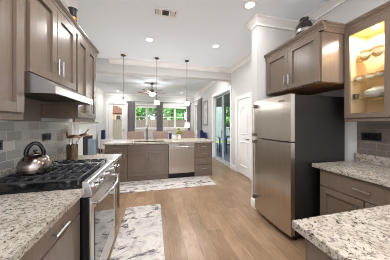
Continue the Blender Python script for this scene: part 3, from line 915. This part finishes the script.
# counter stools
def make_stool(x, label):
    y = 5.42
    t = thing('counter_stool', label, 'stool', (x, y, 0), 'taupe counter stools behind the island')
    MB().box(x-.23, x+.23, y-.22, y+.20, .60, .68).build('seat', M['taupe_fab'], t, bev=.02)
    mb = MB()
    n = 8
    for k in range(n):
        a0 = -1+2*k/n; a1 = -1+2*(k+1)/n
        f = lambda a: y+.25-.05*a*a
        P_ = [(x+.25*a0, f(a0)), (x+.25*a1, f(a1)), (x+.25*a1, f(a1)+.05), (x+.25*a0, f(a0)+.05)]
        mb.prism(P_, 'z', .68, 1.12)
    bmesh.ops.remove_doubles(mb.bm, verts=mb.bm.verts, dist=1e-5)
    mb.build('backrest', M['taupe_fab'], t, bev=.01)
    for sx in (-.19, .19):
        for yy in (y-.18, y+.16):
            MB().tube([(x+sx*1.08, yy, 0), (x+sx, yy, .60)], [.014, .02], 8).build('leg', M['dark_wood'], t, smooth=True)
    MB().box(x-.2, x+.2, y-.19, y-.17, .20, .225).build('footrest', M['dark_wood'], t)
    return t
st = make_stool(-.57, 'taupe upholstered counter stool left of the faucet')
dup(st, (.78, 0, 0), 'taupe upholstered counter stool behind the navy tumbler')
dup(st, (1.67, 0, 0), 'taupe upholstered counter stool right of the flower vase')

# rugs
one(MB().box(-.86, 1.36, 3.53, 4.20, 0, .009), 'runner_rug', M['rug'], 'white and charcoal marbled runner rug in front of the island', 'rug', bev=.003)
one(MB().box(-.432, .105, 1.0, 2.90, 0, .009), 'runner_rug', M['rug'], 'white and charcoal marbled runner rug beside the range', 'rug', bev=.003)

# pendants
def pendant(x, label):
    y = 4.42
    t = thing('pendant_lamp', label, 'pendant lamp', (x, y, 1.8), 'pendant lamps over the island')
    MB().lathe([(0, CEIL-.07), (.03, CEIL-.07), (.058, CEIL-.052), (.06, CEIL-.04), (0, CEIL-.04)], (x, y, .04), 20).build('canopy', M['bronze'], t, smooth=True)
    MB().tube([(x, y, 2.01), (x, y, CEIL-.02)], .006, 8).build('rod', M['bronze'], t, smooth=True)
    MB().lathe([(0, 1.93), (.028, 1.93), (.03, 1.955), (.012, 1.975), (0, 1.975)], (x, y, .04), 16).build('cap', M['bronze'], t, smooth=True)
    sh = MB().lathe([(.03, 1.938), (.052, 1.925), (.066, 1.88), (.07, 1.82), (.066, 1.82), (.062, 1.88), (.048, 1.92), (.028, 1.932)], (x, y, .04), 24).build('shade', M['shade'], t, smooth=True)
    lamp('pendant_light', t, 'POINT', (x, y, 1.90), 20, (.97, .985, 1), .04)
pendant(-.735, 'pendant lamp with white glass shade left of the faucet, leftmost of three')
pendant(.07, 'pendant lamp with white glass shade over the sink, middle of three')
pendant(.855, 'pendant lamp with white glass shade over the dishwasher, rightmost of three')

# ceiling downlights
def downlight(x, y, label, w=LAMP_W):
    t = thing('recessed_downlight', label, 'ceiling light', (x, y, CEIL), 'recessed ceiling downlights')
    MB().lathe([(.06, CEIL-.0005), (.062, CEIL-.006), (.085, CEIL-.006), (.092, CEIL-.0005)], (x, y, 0), 28).build('trim_ring', M['trim'], t, smooth=True)
    MB().lathe([(0, CEIL-.004), (.061, CEIL-.004), (.061, CEIL-.001), (0, CEIL-.001)], (x, y, 0), 24).build('lens', M['lens'], t)
    lamp('downlight', t, 'AREA', (x, y, CEIL-.02), w, LAMP_COL, .12)
downlight(-.09, 3.48, 'recessed downlight in the ceiling left of the other one before the beam')
downlight(1.30, 3.43, 'recessed downlight in the ceiling right of the other one before the beam')
downlight(1.32, 2.13, 'recessed downlight in the ceiling nearest the stub wall', LAMP_W*.4)
downlight(-.09, 1.6, 'unseen recessed downlight in the ceiling nearest the range', LAMP_W*1.2)  # this and the next two are unseen, put in for light
downlight(-.09, .2, 'unseen recessed downlight in the ceiling above the viewer on the range side', LAMP_W*1.2)
downlight(1.32, .2, 'unseen recessed downlight in the ceiling above the near peninsula', LAMP_W)
downlight(-1.8, 9.25, 'recessed downlight in the living room ceiling near the back door', LAMP_W*1.4)
downlight(1.45, 9.0, 'recessed downlight in the living room ceiling by the right window', LAMP_W*1.4)
downlight(-1.5, 5.45, 'added recessed downlight in the living room ceiling behind the beam on the left', LAMP_W*1.4)  # extra lamp tucked behind the beam to brighten the living room
downlight(1.4, 5.45, 'added recessed downlight in the living room ceiling behind the beam on the right', LAMP_W*1.4)  # second extra lamp, also out of sight behind the beam

# ceiling vents
def vent(x, y, w, d, label):
    t = thing('ceiling_vent', label, 'ceiling vent', (x, y, CEIL))
    mb = MB(); z0, z1 = CEIL-.012, CEIL-.0005
    mb.box(x-w/2, x+w/2, y-d/2, y-d/2+.03, z0, z1).box(x-w/2, x+w/2, y+d/2-.03, y+d/2, z0, z1)
    for a in (x-w/2, x+w/2-.03, x-w/6-.01, x+w/6-.01): mb.box(a, a+(.03 if a in (x-w/2, x+w/2-.03) else .02), y-d/2+.03, y+d/2-.03, z0, z1)
    mb.build('frame', M['trim'], t)
    MB().box(x-w/2+.02, x+w/2-.02, y-d/2+.02, y+d/2-.02, CEIL-.003, CEIL-.0006).build('duct_opening', M['gasket'], t)
    for s in (-1, 1):
        mb = MB()
        for k in range(6):
            xx = x + s*(w/6+.018+k*(w/3-.05)/6)
            mb.box(xx-.004, xx+.004, y-d/2+.03, y+d/2-.03, CEIL-.010, CEIL-.003)
        mb.build('side_louvre', M['trim'], t)
    mb = MB()
    for k in range(5):
        yy = y-d/2+.045+k*(d-.09)/4
        mb.box(x-w/6+.01, x+w/6-.01, yy-.002, yy+.002, CEIL-.008, CEIL-.003)
    mb.build('centre_louvres', M['dark_nickel'], t)
    return t
vent(.17, 2.58, .36, .19, 'white ceiling air vent with dark centre grille over the kitchen')
vent(-1.32, 6.1, .28, .16, 'small ceiling air vent in the living room beyond the beam')

# ceiling fan
cx, cy = -.08, 7.2
fn = thing('ceiling_fan', 'dark bladed ceiling fan with white light bowl in the living room', 'ceiling fan', (cx, cy, 2.4))
MB().lathe([(0, CEIL-.06), (.03, CEIL-.06), (.07, CEIL-.01), (.07, CEIL), (0, CEIL)], (cx, cy, 0), 20).build('canopy', M['bronze'], fn, smooth=True)
MB().tube([(cx, cy, 2.78), (cx, cy, CEIL-.03)], .013, 8).build('rod', M['bronze'], fn, smooth=True)
MB().lathe([(0, 2.64), (.08, 2.64), (.11, 2.68), (.11, 2.74), (.05, 2.79), (0, 2.79)], (cx, cy, 0), 24).build('motor', M['bronze'], fn, smooth=True)
MB().lathe([(0, 2.51), (.07, 2.52), (.12, 2.56), (.14, 2.61), (.13, 2.638), (0, 2.638)], (cx, cy, 0), 24).build('light_bowl', M['shade'], fn, smooth=True)
lamp('fan_light', fn, 'POINT', (cx, cy, 2.565), 46, (.97, .985, 1), .08)
for i in range(5):
    a = 2*PI*i/5+.35
    u = V((math.cos(a), math.sin(a), 0)); w = V((-math.sin(a), math.cos(a), .18)).normalized()
    mb = MB(); c = V((cx, cy, 2.68))
    q = [(.17, -.04), (.56, -.058), (.60, -.045), (.60, .045), (.56, .058), (.17, .04)]
    A = [mb.bm.verts.new(c+u*p[0]+w*p[1]+Z_*.005) for p in q]; B = [mb.bm.verts.new(c+u*p[0]+w*p[1]-Z_*.005) for p in q]
    mb.bm.faces.new(A); mb.bm.faces.new(B[::-1])
    for k in range(6): mb.bm.faces.new((A[k], A[(k+1) % 6], B[(k+1) % 6], B[k]))
    bl = mb.build('blade', M['fan_blade'], fn)
    MB().tube([c+u*.09, c+u*.2], .012, 6).build('blade_arm', M['bronze'], bl)

# ------------------------------------------------------------------ right side: refrigerator
fy0, fy1 = 1.60, 2.295
fr = thing('refrigerator', 'stainless top-freezer refrigerator with charcoal side standing by the stub wall', 'refrigerator', (1.93, 1.95, 0))
MB().box(1.575, 2.33, fy0+.006, fy1-.006, .055, 1.70).build('body', M['fridge_side'], fr, bev=.004)
MB().box(1.56, 1.60, fy0+.02, fy1-.02, .02, .0545).build('grille', M['black'], fr)
for y in (fy0+.05, fy1-.05):
    for x in (1.62, 2.26): MB().cyl(x, y, 0, .055, .02, 12).build('foot', M['black'], fr)
def curved_door(z0, z1, name):
    n = 12; poly = []
    for i in range(n+1):
        s = i/n; y = fy0 + (fy1-fy0)*s
        e = 1-abs(2*s-1)**2.6
        poly.append((1.512-.022*e, y))
    poly += [(1.566, fy1), (1.566, fy0)]
    return MB().prism(poly, 'z', z0, z1).build(name, M['steel'], fr, smooth=True)
MB().box(1.566, 1.575, fy0+.015, fy1-.015, .075, 1.69).build('gasket', M['gasket'], fr)
for (z0, z1, nm, h0, h1) in ((.075, 1.142, 'refrigerator_door', .28, 1.10), (1.158, 1.705, 'freezer_door', 1.20, 1.62)):
    d = curved_door(z0, z1, nm)
    yy = fy1-.055
    hd = MB().tube([(1.452, yy, h0+.02), (1.452, yy, h1-.02)], .012, 10).build('handle', M['steel_h'], d, smooth=True)
    if nm == 'refrigerator_door': rd = d
    else: fd = d
    for z in (h0, h1): MB().box(1.438, 1.505, yy-.016, yy+.016, z-.025, z+.025).build('handle_mount', M['dark_nickel'], d, bev=.003)
MB().box(1.485, 1.5085, fy0+.09, fy0+.17, 1.632, 1.648).build('badge', M['dark_nickel'], fd, bev=.001)
for y in (fy0+.03,): MB().box(1.53, 1.62, y, y+.035, 1.706, 1.722).build('hinge_cover', M['gasket'], fr, bev=.003)

# cabinet above the refrigerator
FR = (V((1.735, 0, 0)), Y_, -X_)
upper(FR, 1.435, 2.352, 1.82, 1.735 and .643, 'deep taupe two door cabinet above the refrigerator', [1.447, 1.885, 2.325], ['r', 'l'], z1=2.375, crown_top=2.455, name='wall_cabinet', ends=(1, 0), bottom=True)

# glass-front cabinet
gy0, gy1 = 1.035, 1.425
gz0, gz1 = 1.42, 2.375
gx = 2.055
gc = thing('glass_cabinet', 'taupe glass door cabinet with lit maple interior and dishes', 'cabinet', (2.2, 1.23, gz0))
MB().box(gx+.021, RW, gy0, gy0+.018, gz0, gz1).box(gx+.021, RW, gy1-.018, gy1, gz0, gz1).box(gx+.021, RW, gy0+.018, gy1-.018, gz1-.018, gz1).box(gx+.021, RW, gy0+.018, gy1-.018, gz0, gz0+.016).build('body', M['cab'], gc)
MB().box(RW-.012, RW-.001, gy0+.02, gy1-.02, gz0+.018, gz1-.02).box(gx+.03, RW-.013, gy0+.0185, gy0+.022, gz0+.018, gz1-.02).box(gx+.03, RW-.013, gy1-.022, gy1-.0185, gz0+.018, gz1-.02).box(gx+.03, RW-.013, gy0+.023, gy1-.023, gz0+.0165, gz0+.019).box(gx+.03, RW-.013, gy0+.023, gy1-.023, gz1-.022, gz1-.019).build('lining', M['cab_in'], gc)
FG = (V((gx, 0, 0)), Y_, -X_)
mb = MB(); w = .05
mb.fbox(FG, gy0+.003, gy0+.003+w, gz0+.005, gz1-.012, -.02, 0).fbox(FG, gy1-.003-w, gy1-.003, gz0+.005, gz1-.012, -.02, 0)
mb.fbox(FG, gy0+.003+w, gy1-.003-w, gz0+.005, gz0+.005+.05, -.02, 0).fbox(FG, gy0+.003+w, gy1-.003-w, gz1-.012-.05, gz1-.012, -.02, 0)
gd = mb.build('door', M['cab'], gc, bev=.002)
MB().fbox(FG, gy0+.003+w, gy1-.003-w, gz0+.055, gz1-.062, -.013, -.009).build('glass_pane', M['glass'], gd)
mb = MB(); cab_crown(mb, FG, gy0-.3, gy1-.002, gz1-.012, 2.455, -.012); mb.build('crown', M['cab'], gc)
MB().fbox(FG, gy0, gy1, 1.385, gz0, -.045, -.02).build('light_rail', M['cab'], gc, bev=.002)
SH = (2.055, 1.83, 1.635)
for z in SH: MB().box(gx+.045, RW-.014, gy0+.0235, gy1-.0235, z-.006, z).build('shelf', M['shelf_glass'], gc)
pk = MB().lathe([(0, gz1-.034), (.03, gz1-.034), (.033, gz1-.0225), (0, gz1-.0225)], (2.2, 1.23, 0), 20).build('puck_light', M['puck'], gc)
lamp('puck_lamp', gc, 'AREA', (2.2, 1.23, gz1-.04), 7.5, (1, .93, .82), .06)
# neighbouring solid cabinet past the frame
upper(FG, .30, gy0-.002, 1.42, .325, 'taupe wall cabinet right of the glass door cabinet', [.312, .67, gy0-.014], ['r', 'l'], z1=2.375, crown_top=2.455, rail=1.385)

# dishes
def bowl(x, y, z, r, h, mat, label, name='bowl', cat='bowl', grp=None):
    return one(MB().lathe([(0, 0), (r*.45, 0), (r*.5, .004), (r*.85, h*.5), (r, h), (r*.95, h), (r*.8, h*.52), (r*.42, .009), (0, .009)], (x, y, z), 24), name, mat, label, cat, grp, smooth=True)
zs = SH[0]+.0008
for i, (x, y) in enumerate(((2.24, 1.34), (2.24, 1.24), (2.24, 1.13))):
    nm = ('left', 'middle', 'right')[i]
    bowl(x, y, zs, .046, .050, M['bowl_amber'], 'amber glass bowl at the bottom of the %s stack on the top glass shelf' % nm, grp='amber bowls on the top glass shelf')
    bowl(x, y, zs+.0508, .050, .048, M['bowl_amber'], 'amber glass bowl on top of the %s stack on the top glass shelf' % nm, grp='amber bowls on the top glass shelf')
for i, (x, y) in enumerate(((2.145, 1.285), (2.145, 1.175))):
    bowl(x, y, zs, .040, .045, M['glassware'], ('clear glass bowl in front of the left and middle amber stacks', 'clear glass bowl in front of the middle and right amber stacks')[i], grp='clear bowls on the top glass shelf')
def teacup(x, y, z, label):
    t = thing('teacup', label, 'cup', (x, y, z), 'white and gold teacups on the middle glass shelf')
    MB().lathe([(0, 0), (.02, 0), (.034, .02), (.038, .05), (.035, .05), (.031, .022), (.018, .006), (0, .006)], (x, y, z), 20).build('cup', M['china'], t, smooth=True)
    MB().lathe([(.0372, .036), (.0392, .050), (.0386, .0515), (.0345, .0515), (.0345, .0505)], (x, y, z), 20).build('gold_rim', M['gold'], t, smooth=True)
    MB().tube([V((x-.036+.0*a, y, z+.027)) + V((-.016*math.sin(a), 0, .016*math.cos(a))) for a in [PI*i/8 for i in range(9)]], .003, 6).build('handle', M['china'], t, smooth=True)
for i, (x, y) in enumerate(((2.18, 1.36), (2.18, 1.27), (2.18, 1.18), (2.18, 1.105))):
    teacup(x, y, SH[1]+.0008, 'white gold rimmed teacup, %s from the left on the middle glass shelf' % ('first', 'second', 'third', 'fourth')[i])
tz = SH[2]+.0008
tu = thing('tureen', 'oval white lidded tureen on the lowest glass shelf', 'serving dish', (2.21, 1.215, tz))
MB().lathe([(0, 0), (.05, 0), (.06, .008), (.105, .03), (.118, .062), (.112, .064), (0, .064)], (2.21, 1.215, tz), 32, sx=.72).build('dish', M['china'], tu, smooth=True)
ld = MB().lathe([(.112, .0645), (.10, .078), (.06, .092), (0, .096)], (2.21, 1.215, tz), 32, sx=.72).build('lid', M['china'], tu, smooth=True)
MB().box(2.203, 2.217, 1.165, 1.265, tz+.093, tz+.108).build('lid_handle', M['china'], ld, bev=.004)
one(MB().lathe([(0, 0), (.022, 0), (.028, .05), (.025, .05), (.02, .005), (0, .005)], (2.15, 1.37, tz), 18), 'small_cup', M['dark_nickel'], 'small grey cup left of the white tureen', 'cup', smooth=True)
one(MB().lathe([(0, 0), (.10, 0), (.135, .016), (.13, .018), (.1, .006), (0, .006)], (2.21, 1.225, gz0+.0195), 32, sx=.7), 'platter', M['glassware'], 'oval glass platter on the floor of the glass cabinet', 'platter', smooth=True)

# right base run
FB = (V((1.775, 0, 0)), Y_, -X_)
base_cab('base_cabinet', FB, .66, 1.485, .604, 'taupe base cabinet with wide drawer next to the refrigerator',
    [('drawer', .672, 1.473, .692, .866, 'h'), ('door', .672, 1.068, .112, .684, 'r'), ('door', 1.078, 1.473, .112, .684, 'l')])
counter([(1.742, RW-.001, .655, 1.542, .8755, .914), (RW-.022, RW-.001, .655, 1.53, .914, 1.011)], 'speckled granite countertop under the glass cabinet', bev=.003)
# near peninsula
FP = (V((0, .615, 0)), -X_, Y_)
base_cab('peninsula_cabinet', FP, -RW+.005, -.648, .60, 'dark taupe cabinet base under the near granite peninsula',
    [('door', -1.70, -1.19, .112, .866, None), ('door', -1.18, -.66, .112, .866, None)])
counter([(.622, RW-.001, -.05, .652, .8755, .914)], 'speckled granite peninsula countertop in the near right corner', name='peninsula_countertop', bev=.004)

# decor on the cabinets
ux_, uy_, uz_ = 2.02, 1.90, 2.376
ur = thing('urn', 'dark ceramic urn with side handles on the cabinet above the refrigerator', 'urn', (ux_, uy_, uz_))
MB().lathe([(0, 0), (.06, 0), (.065, .02), (.085, .10), (.106, .22), (.108, .28), (.095, .345), (.066, .385), (.048, .40), (.05, .425), (.058, .435), (.05, .437), (.04, .42), (0, .41)], (ux_, uy_, uz_), 28).build('body', M['charcoal'], ur, smooth=True)
MB().lathe([(.1078, .235), (.1092, .25), (.1092, .262), (.1082, .275)], (ux_, uy_, uz_), 28).build('band', M['silver_paint'], ur, smooth=True)
for s in (-1, 1):
    d = V((.25, s, 0)).normalized()
    c = V((ux_, uy_, uz_))
    MB().tube([c+d*.10+Z_*.24, c+d*.128+Z_*.29, c+d*.12+Z_*.35, c+d*.07+Z_*.385], .009, 8).build('handle', M['silver_paint'], ur, smooth=True)
px_, py_, pz_ = -.955, 2.33, ZT+.001
vs = thing('decor_vase', 'small dark vase with gold stripes on top of the left cabinets', 'vase', (px_, py_, pz_))
MB().lathe([(0, 0), (.03, 0), (.04, .05), (.046, .18), (.04, .30), (.034, .36), (.05, .405), (.046, .407), (.03, .37), (0, .365)], (px_, py_, pz_), 20).build('body', M['charcoal'], vs, smooth=True)
for z in (.12, .2, .28): MB().lathe([(.044, z-.012), (.0475, z-.01), (.0475, z+.02), (.042, z+.024)], (px_, py_, pz_), 20).build('stripe', M['gold'], vs, smooth=True)

# ------------------------------------------------------------------ living room
fp = thing('fireplace', 'white fireplace surround with mantel on the left living room wall', 'fireplace', (LL, 7.3, 0))
MB().box(LL+.001, LL+.14, 6.45, 6.75, 0, 1.38).box(LL+.001, LL+.14, 7.75, 8.15, 0, 1.38).box(LL+.001, LL+.14, 6.75, 7.75, .9, 1.38).build('surround', M['trim'], fp, bev=.004)
MB().box(LL+.001, LL+.13, 6.75, 7.75, .05, .9).build('firebox', M['firebrick'], fp)
MB().box(LL+.001, LL+.28, 6.3, 8.45, 1.44, 1.50).box(LL+.001, LL+.20, 6.38, 8.3, 1.38, 1.44).build('mantel', M['trim'], fp, bev=.004)
MB().box(LL+.001, LL+.45, 6.45, 8.15, 0, .05).build('hearth', M['trim'], fp)
one(MB().box(LL+.001, LL+.06, 6.75, 7.95, 1.60, 2.28), 'wall_mounted_screen', M['black'], 'black flat screen on the wall above the mantel', 'television', bev=.004)
# blue-grey stool beside the fireplace
sx_, sy_ = -1.94, 6.05
t = thing('accent_stool', 'tall blue grey fabric stool in front of the fireplace', 'stool', (sx_, sy_, 0))
MB().box(sx_-.10, sx_+.10, sy_-.10, sy_+.10, .34, .88).build('cushion', M['blue_fab'], t, bev=.02)
for a in (-.08, .08):
    for b in (-.08, .08): MB().tube([(sx_+a, sy_+b, 0), (sx_+a, sy_+b, .34)], .015, 8).build('leg', M['dark_wood'], t)
def armchair(x, y, ang, fab, accent, label, w=.56):
    t = thing('armchair', label, 'armchair', (x, y, 0))
    t.rotation_euler = (0, 0, ang)
    O_ = OFF[t]; 
    B = lambda *b: MB().box(b[0]+x, b[1]+x, b[2]+y, b[3]+y, b[4], b[5])
    h = w/2
    B(-.24, .28, -h+.07, h-.07, .24, .46).build('seat', fab, t, bev=.03)
    bk = B(-.34, -.22, -h, h, .24, .98).build('backrest', fab, t, bev=.03)
    for s in (-1, 1):
        a0, a1 = sorted((s*h, s*(h-.08)))
        B(-.22, .26, a0, a1, .2, .64).build('arm', fab, t, bev=.025)
        for xx in (-.28, .22): B(xx-.02, xx+.02, s*(h-.06)-.02, s*(h-.06)+.02, 0, .22).build('leg', M['dark_wood'], t)
    B(-.21, -.10, -h+.09, h-.09, .47, 1.08).build('throw', accent, t, bev=.03)
    return t
armchair(-2.18, 8.78, 0, M['white_fab'], M['navy'], 'white armchair with navy throw near the back door', .5)
armchair(1.92, 7.3, PI*.95, M['navy'], M['navy'], 'navy armchair by the dark curtain behind the island', .6)
# side table and lamp
tx, ty = 1.80, 9.25
t = thing('side_table', 'small dark side table under the white table lamp', 'table', (tx, ty, 0))
MB().box(tx-.25, tx+.25, ty-.22, ty+.22, .70, .73).build('tabletop', M['dark_wood'], t, bev=.004)
for a in (-.22, .22):
    for b in (-.19, .19): MB().box(tx+a-.02, tx+a+.02, ty+b-.02, ty+b+.02, 0, .70).build('leg', M['dark_wood'], t)
t = thing('table_lamp', 'table lamp with white drum shade by the right window', 'lamp', (tx, ty, .731))
MB().lathe([(0, 0), (.07, 0), (.075, .02), (.03, .04), (.06, .14), (.075, .22), (.05, .31), (.02, .35), (.014, .44), (0, .44)], (tx, ty, .731), 20).build('base', M['silver_paint'], t, smooth=True)
MB().lathe([(.15, .42), (.13, .72), (.127, .72), (.147, .42)], (tx, ty, .731), 24).build('shade', M['lampshade'], t, smooth=True)
lamp('table_lamp_light', t, 'POINT', (tx, ty, .731+.56), 4, (1, .9, .78), .04)
# framed picture on the right living wall
t = thing('framed_picture', 'tall grey framed picture on the right living room wall', 'picture', (HW, 7.33, 1.30))
FW = (V((HW, 0, 0)), Y_, -X_)
MB().fbox(FW, 7.02, 7.08, 1.30, 2.42, .001, .03).fbox(FW, 7.58, 7.64, 1.30, 2.42, .001, .03).fbox(FW, 7.08, 7.58, 1.30, 1.36, .001, .03).fbox(FW, 7.08, 7.58, 2.36, 2.42, .001, .03).build('frame', M['frame'], t)
MB().fbox(FW, 7.08, 7.58, 1.36, 2.36, .001, .012).build('print', M['pic'], t)

# ------------------------------------------------------------------ outdoors
tag(MB().box(-40, 40, -20, 45, -.2, -.12).build('lawn', M['lawn']), 'green lawn outside the windows', 'lawn', None, 'structure')
struct(MB().box(HW+.15, 7.5, 3.2, 11.5, -.12, -.02), 'patio_slab', M['concrete'], 'pale concrete patio outside the sliding door', 'patio')
struct(MB().box(-7, 7, -14, -1.82, -.12, -.02), 'rear_bounce_slab', M['reflector'], 'pale concrete terrace added unseen behind the kitchen to bounce daylight', 'reflector')  # unseen slab added to bounce sunlight up to the kitchen ceiling
# patio structure
t = thing('patio_cover', 'grey patio cover on posts outside the sliding door', 'patio cover', (5, 9.6, -.02))
MB().box(HW+.3, 7.4, 9.5, 9.7, 2.42, 2.68).build('beam', M['patio_dark'], t)
MB().box(HW+.2, 7.4, 3.4, 9.75, 2.685, 2.76).build('roof', M['patio_dark'], t)  # roof slab added to keep the sun off the patio
for x in (4.2, 7.2): MB().box(x-.08, x+.08, 9.52, 9.68, -.02, 2.42).build('post', M['patio_dark'], t)
# neighbour house with siding, right
t = thing('neighbour_house', 'pale grey house with siding beyond the patio', 'house', (7, 15, -.12))
mb = MB()
mb.box(4.5, 14, 13.5, 17.5, -.12, 4.2)
hb = mb.build('wall', M['siding'], t)
MB().prism([(4.2, 4.2), (14.5, 4.2), (9.35, 6.8)], 'y', 13.2, 17.8).build('roof', M['roof'], t)
f = MB().box(5.7, 6.6, 13.47, 13.5, 1.0, 2.4).build('window', M['trim'], t)
MB().box(5.78, 6.52, 13.455, 13.47, 1.08, 2.32).build('pane', M['black'], f)
# neighbour house behind the back door
t = thing('neighbour_house', 'tan brick house with brown roof seen through the back door', 'house', (-5.0, 22, -.12))
MB().box(-7.2, -2.9, 21, 25, -.12, 2.6).build('wall', M['brick'], t)
MB().prism([(-7.5, 2.6), (-2.6, 2.6), (-4.6, 3.7)], 'y', 20.7, 25.3).build('roof', M['roof'], t)
f = MB().box(-4.3, -3.7, 20.96, 21, 1.75, 2.4).build('window', M['trim'], t)
MB().box(-4.24, -3.76, 20.95, 20.96, 1.8, 2.35).build('pane', M['black'], f)
# fence
fe = thing('wood_fence', 'tan wooden privacy fence across the back yard', 'fence', (0, 14, -.12))
mb = MB()
x = -9
while x < 3.3:
    mb.box(x, x+.135, 14, 14.02, -.1, 1.72 + .01*math.sin(x*7)); x += .142
mb.build('boards', M['fence'], fe)
for x in (-8, -5.6, -3.2, -.8, 1.6): MB().box(x-.05, x+.05, 14.021, 14.12, -.12, 1.6).build('post', M['fence'], fe)
# trees
def tree(x, y, h, r, label, seed, n=1500):
    rnd = random.Random(seed)
    t = thing('tree', label, 'tree', (x, y, -.12), 'trees beyond the back fence')
    MB().tube([(x, y, -.12), (x+.1, y, h*.35), (x-.05, y+.1, h*.7)], [.16, .12, .05], 8).build('trunk', M['trunk'], t, smooth=True)
    mb = MB()
    cl = [(x+rnd.uniform(-r, r)*.7, y+rnd.uniform(-r, r)*.6, h*.62+rnd.uniform(-1, 1)*h*.3, r*rnd.uniform(.35, .6)) for _ in range(14)]
    for i in range(n):
        c = rnd.choice(cl)
        d = V((rnd.gauss(0, 1), rnd.gauss(0, 1), rnd.gauss(0, 1))).normalized()*(c[3]*rnd.uniform(.55, 1.05))
        p = V(c[:3])+d
        a = V((rnd.gauss(0, 1), rnd.gauss(0, 1), rnd.gauss(0, 1))).normalized()
        b = a.orthogonal().normalized(); s = rnd.uniform(.09, .17)
        mb.bm.faces.new([mb.bm.verts.new(p+q) for q in (a*s, b*s*.6, -a*s, -b*s*.6)])
    mb.build('foliage', M[('leaf', 'leaf2')[seed % 2]], t)
M['leaf2'] = mk('pale_leaf', (116, 172, 92), .6)
tree(-1.5, 16.0, 4.6, 1.1, 'leafy green tree behind the fence at the left of the left window', 1, 2200)
tree(.1, 20.2, 5.6, 1.5, 'pale green tree farther back behind the middle of the far windows', 2, 2600)
tree(1.5, 16.0, 4.6, 1.1, 'leafy green tree behind the fence at the left of the right window', 3, 2200)
tree(3.4, 20.2, 5.4, 1.4, 'pale green tree farther back behind the right of the right window', 4, 2600)
tree(5.75, 11.8, 3.2, .6, 'leafy green shrub tree beyond the patio post', 5, 900)
# shrubs by the back door
t = one(MB().lathe([(0, 0), (.3, .02), (.42, .3), (.36, .6), (.18, .8), (0, .84)], (-3.1, 12.6, -.12), 14), 'shrub', M['leaf'], 'round green shrub outside the back door', 'shrub', smooth=True)
# patio table and chairs
t = thing('patio_table', 'grey blue patio table seen through the sliding door', 'table', (3.45, 8.0, -.02))
MB().box(2.99, 3.95, 7.35, 8.65, .70, .73).build('tabletop', M['teal'], t, bev=.005)
for a in (3.02, 3.88):
    for b in (7.43, 8.57): MB().box(a-.025, a+.025, b-.025, b+.025, -.02, .70).build('leg', M['patio_chair'], t)
def pchair(x, y, rz, label):
    t = thing('patio_chair', label, 'chair', (x, y, -.02), 'patio chairs around the patio table')
    t.rotation_euler = (0, 0, rz)
    B = lambda *b: MB().box(b[0]+x, b[1]+x, b[2]+y, b[3]+y, b[4]-.02, b[5]-.02)
    B(-.22, .22, -.22, .22, .42, .46).build('seat', M['patio_chair'], t, bev=.01)
    B(-.22, .22, .20, .24, .46, .92).build('backrest', M['patio_chair'], t, bev=.01)
    for a in (-.2, .2):
        for b in (-.2, .2): B(a-.018, a+.018, b-.018, b+.018, 0, .42).build('leg', M['patio_chair'], t)
    return t
pchair(2.74, 7.70, PI/2, 'dark patio chair on the house side of the patio table, nearer the sliding door')
pchair(2.74, 8.35, PI/2, 'dark patio chair on the house side of the patio table, farther along')
pchair(3.45, 6.98, PI, 'dark patio chair at the near end of the patio table')
pchair(4.24, 7.95, -PI/2, 'dark patio chair on the yard side of the patio table')
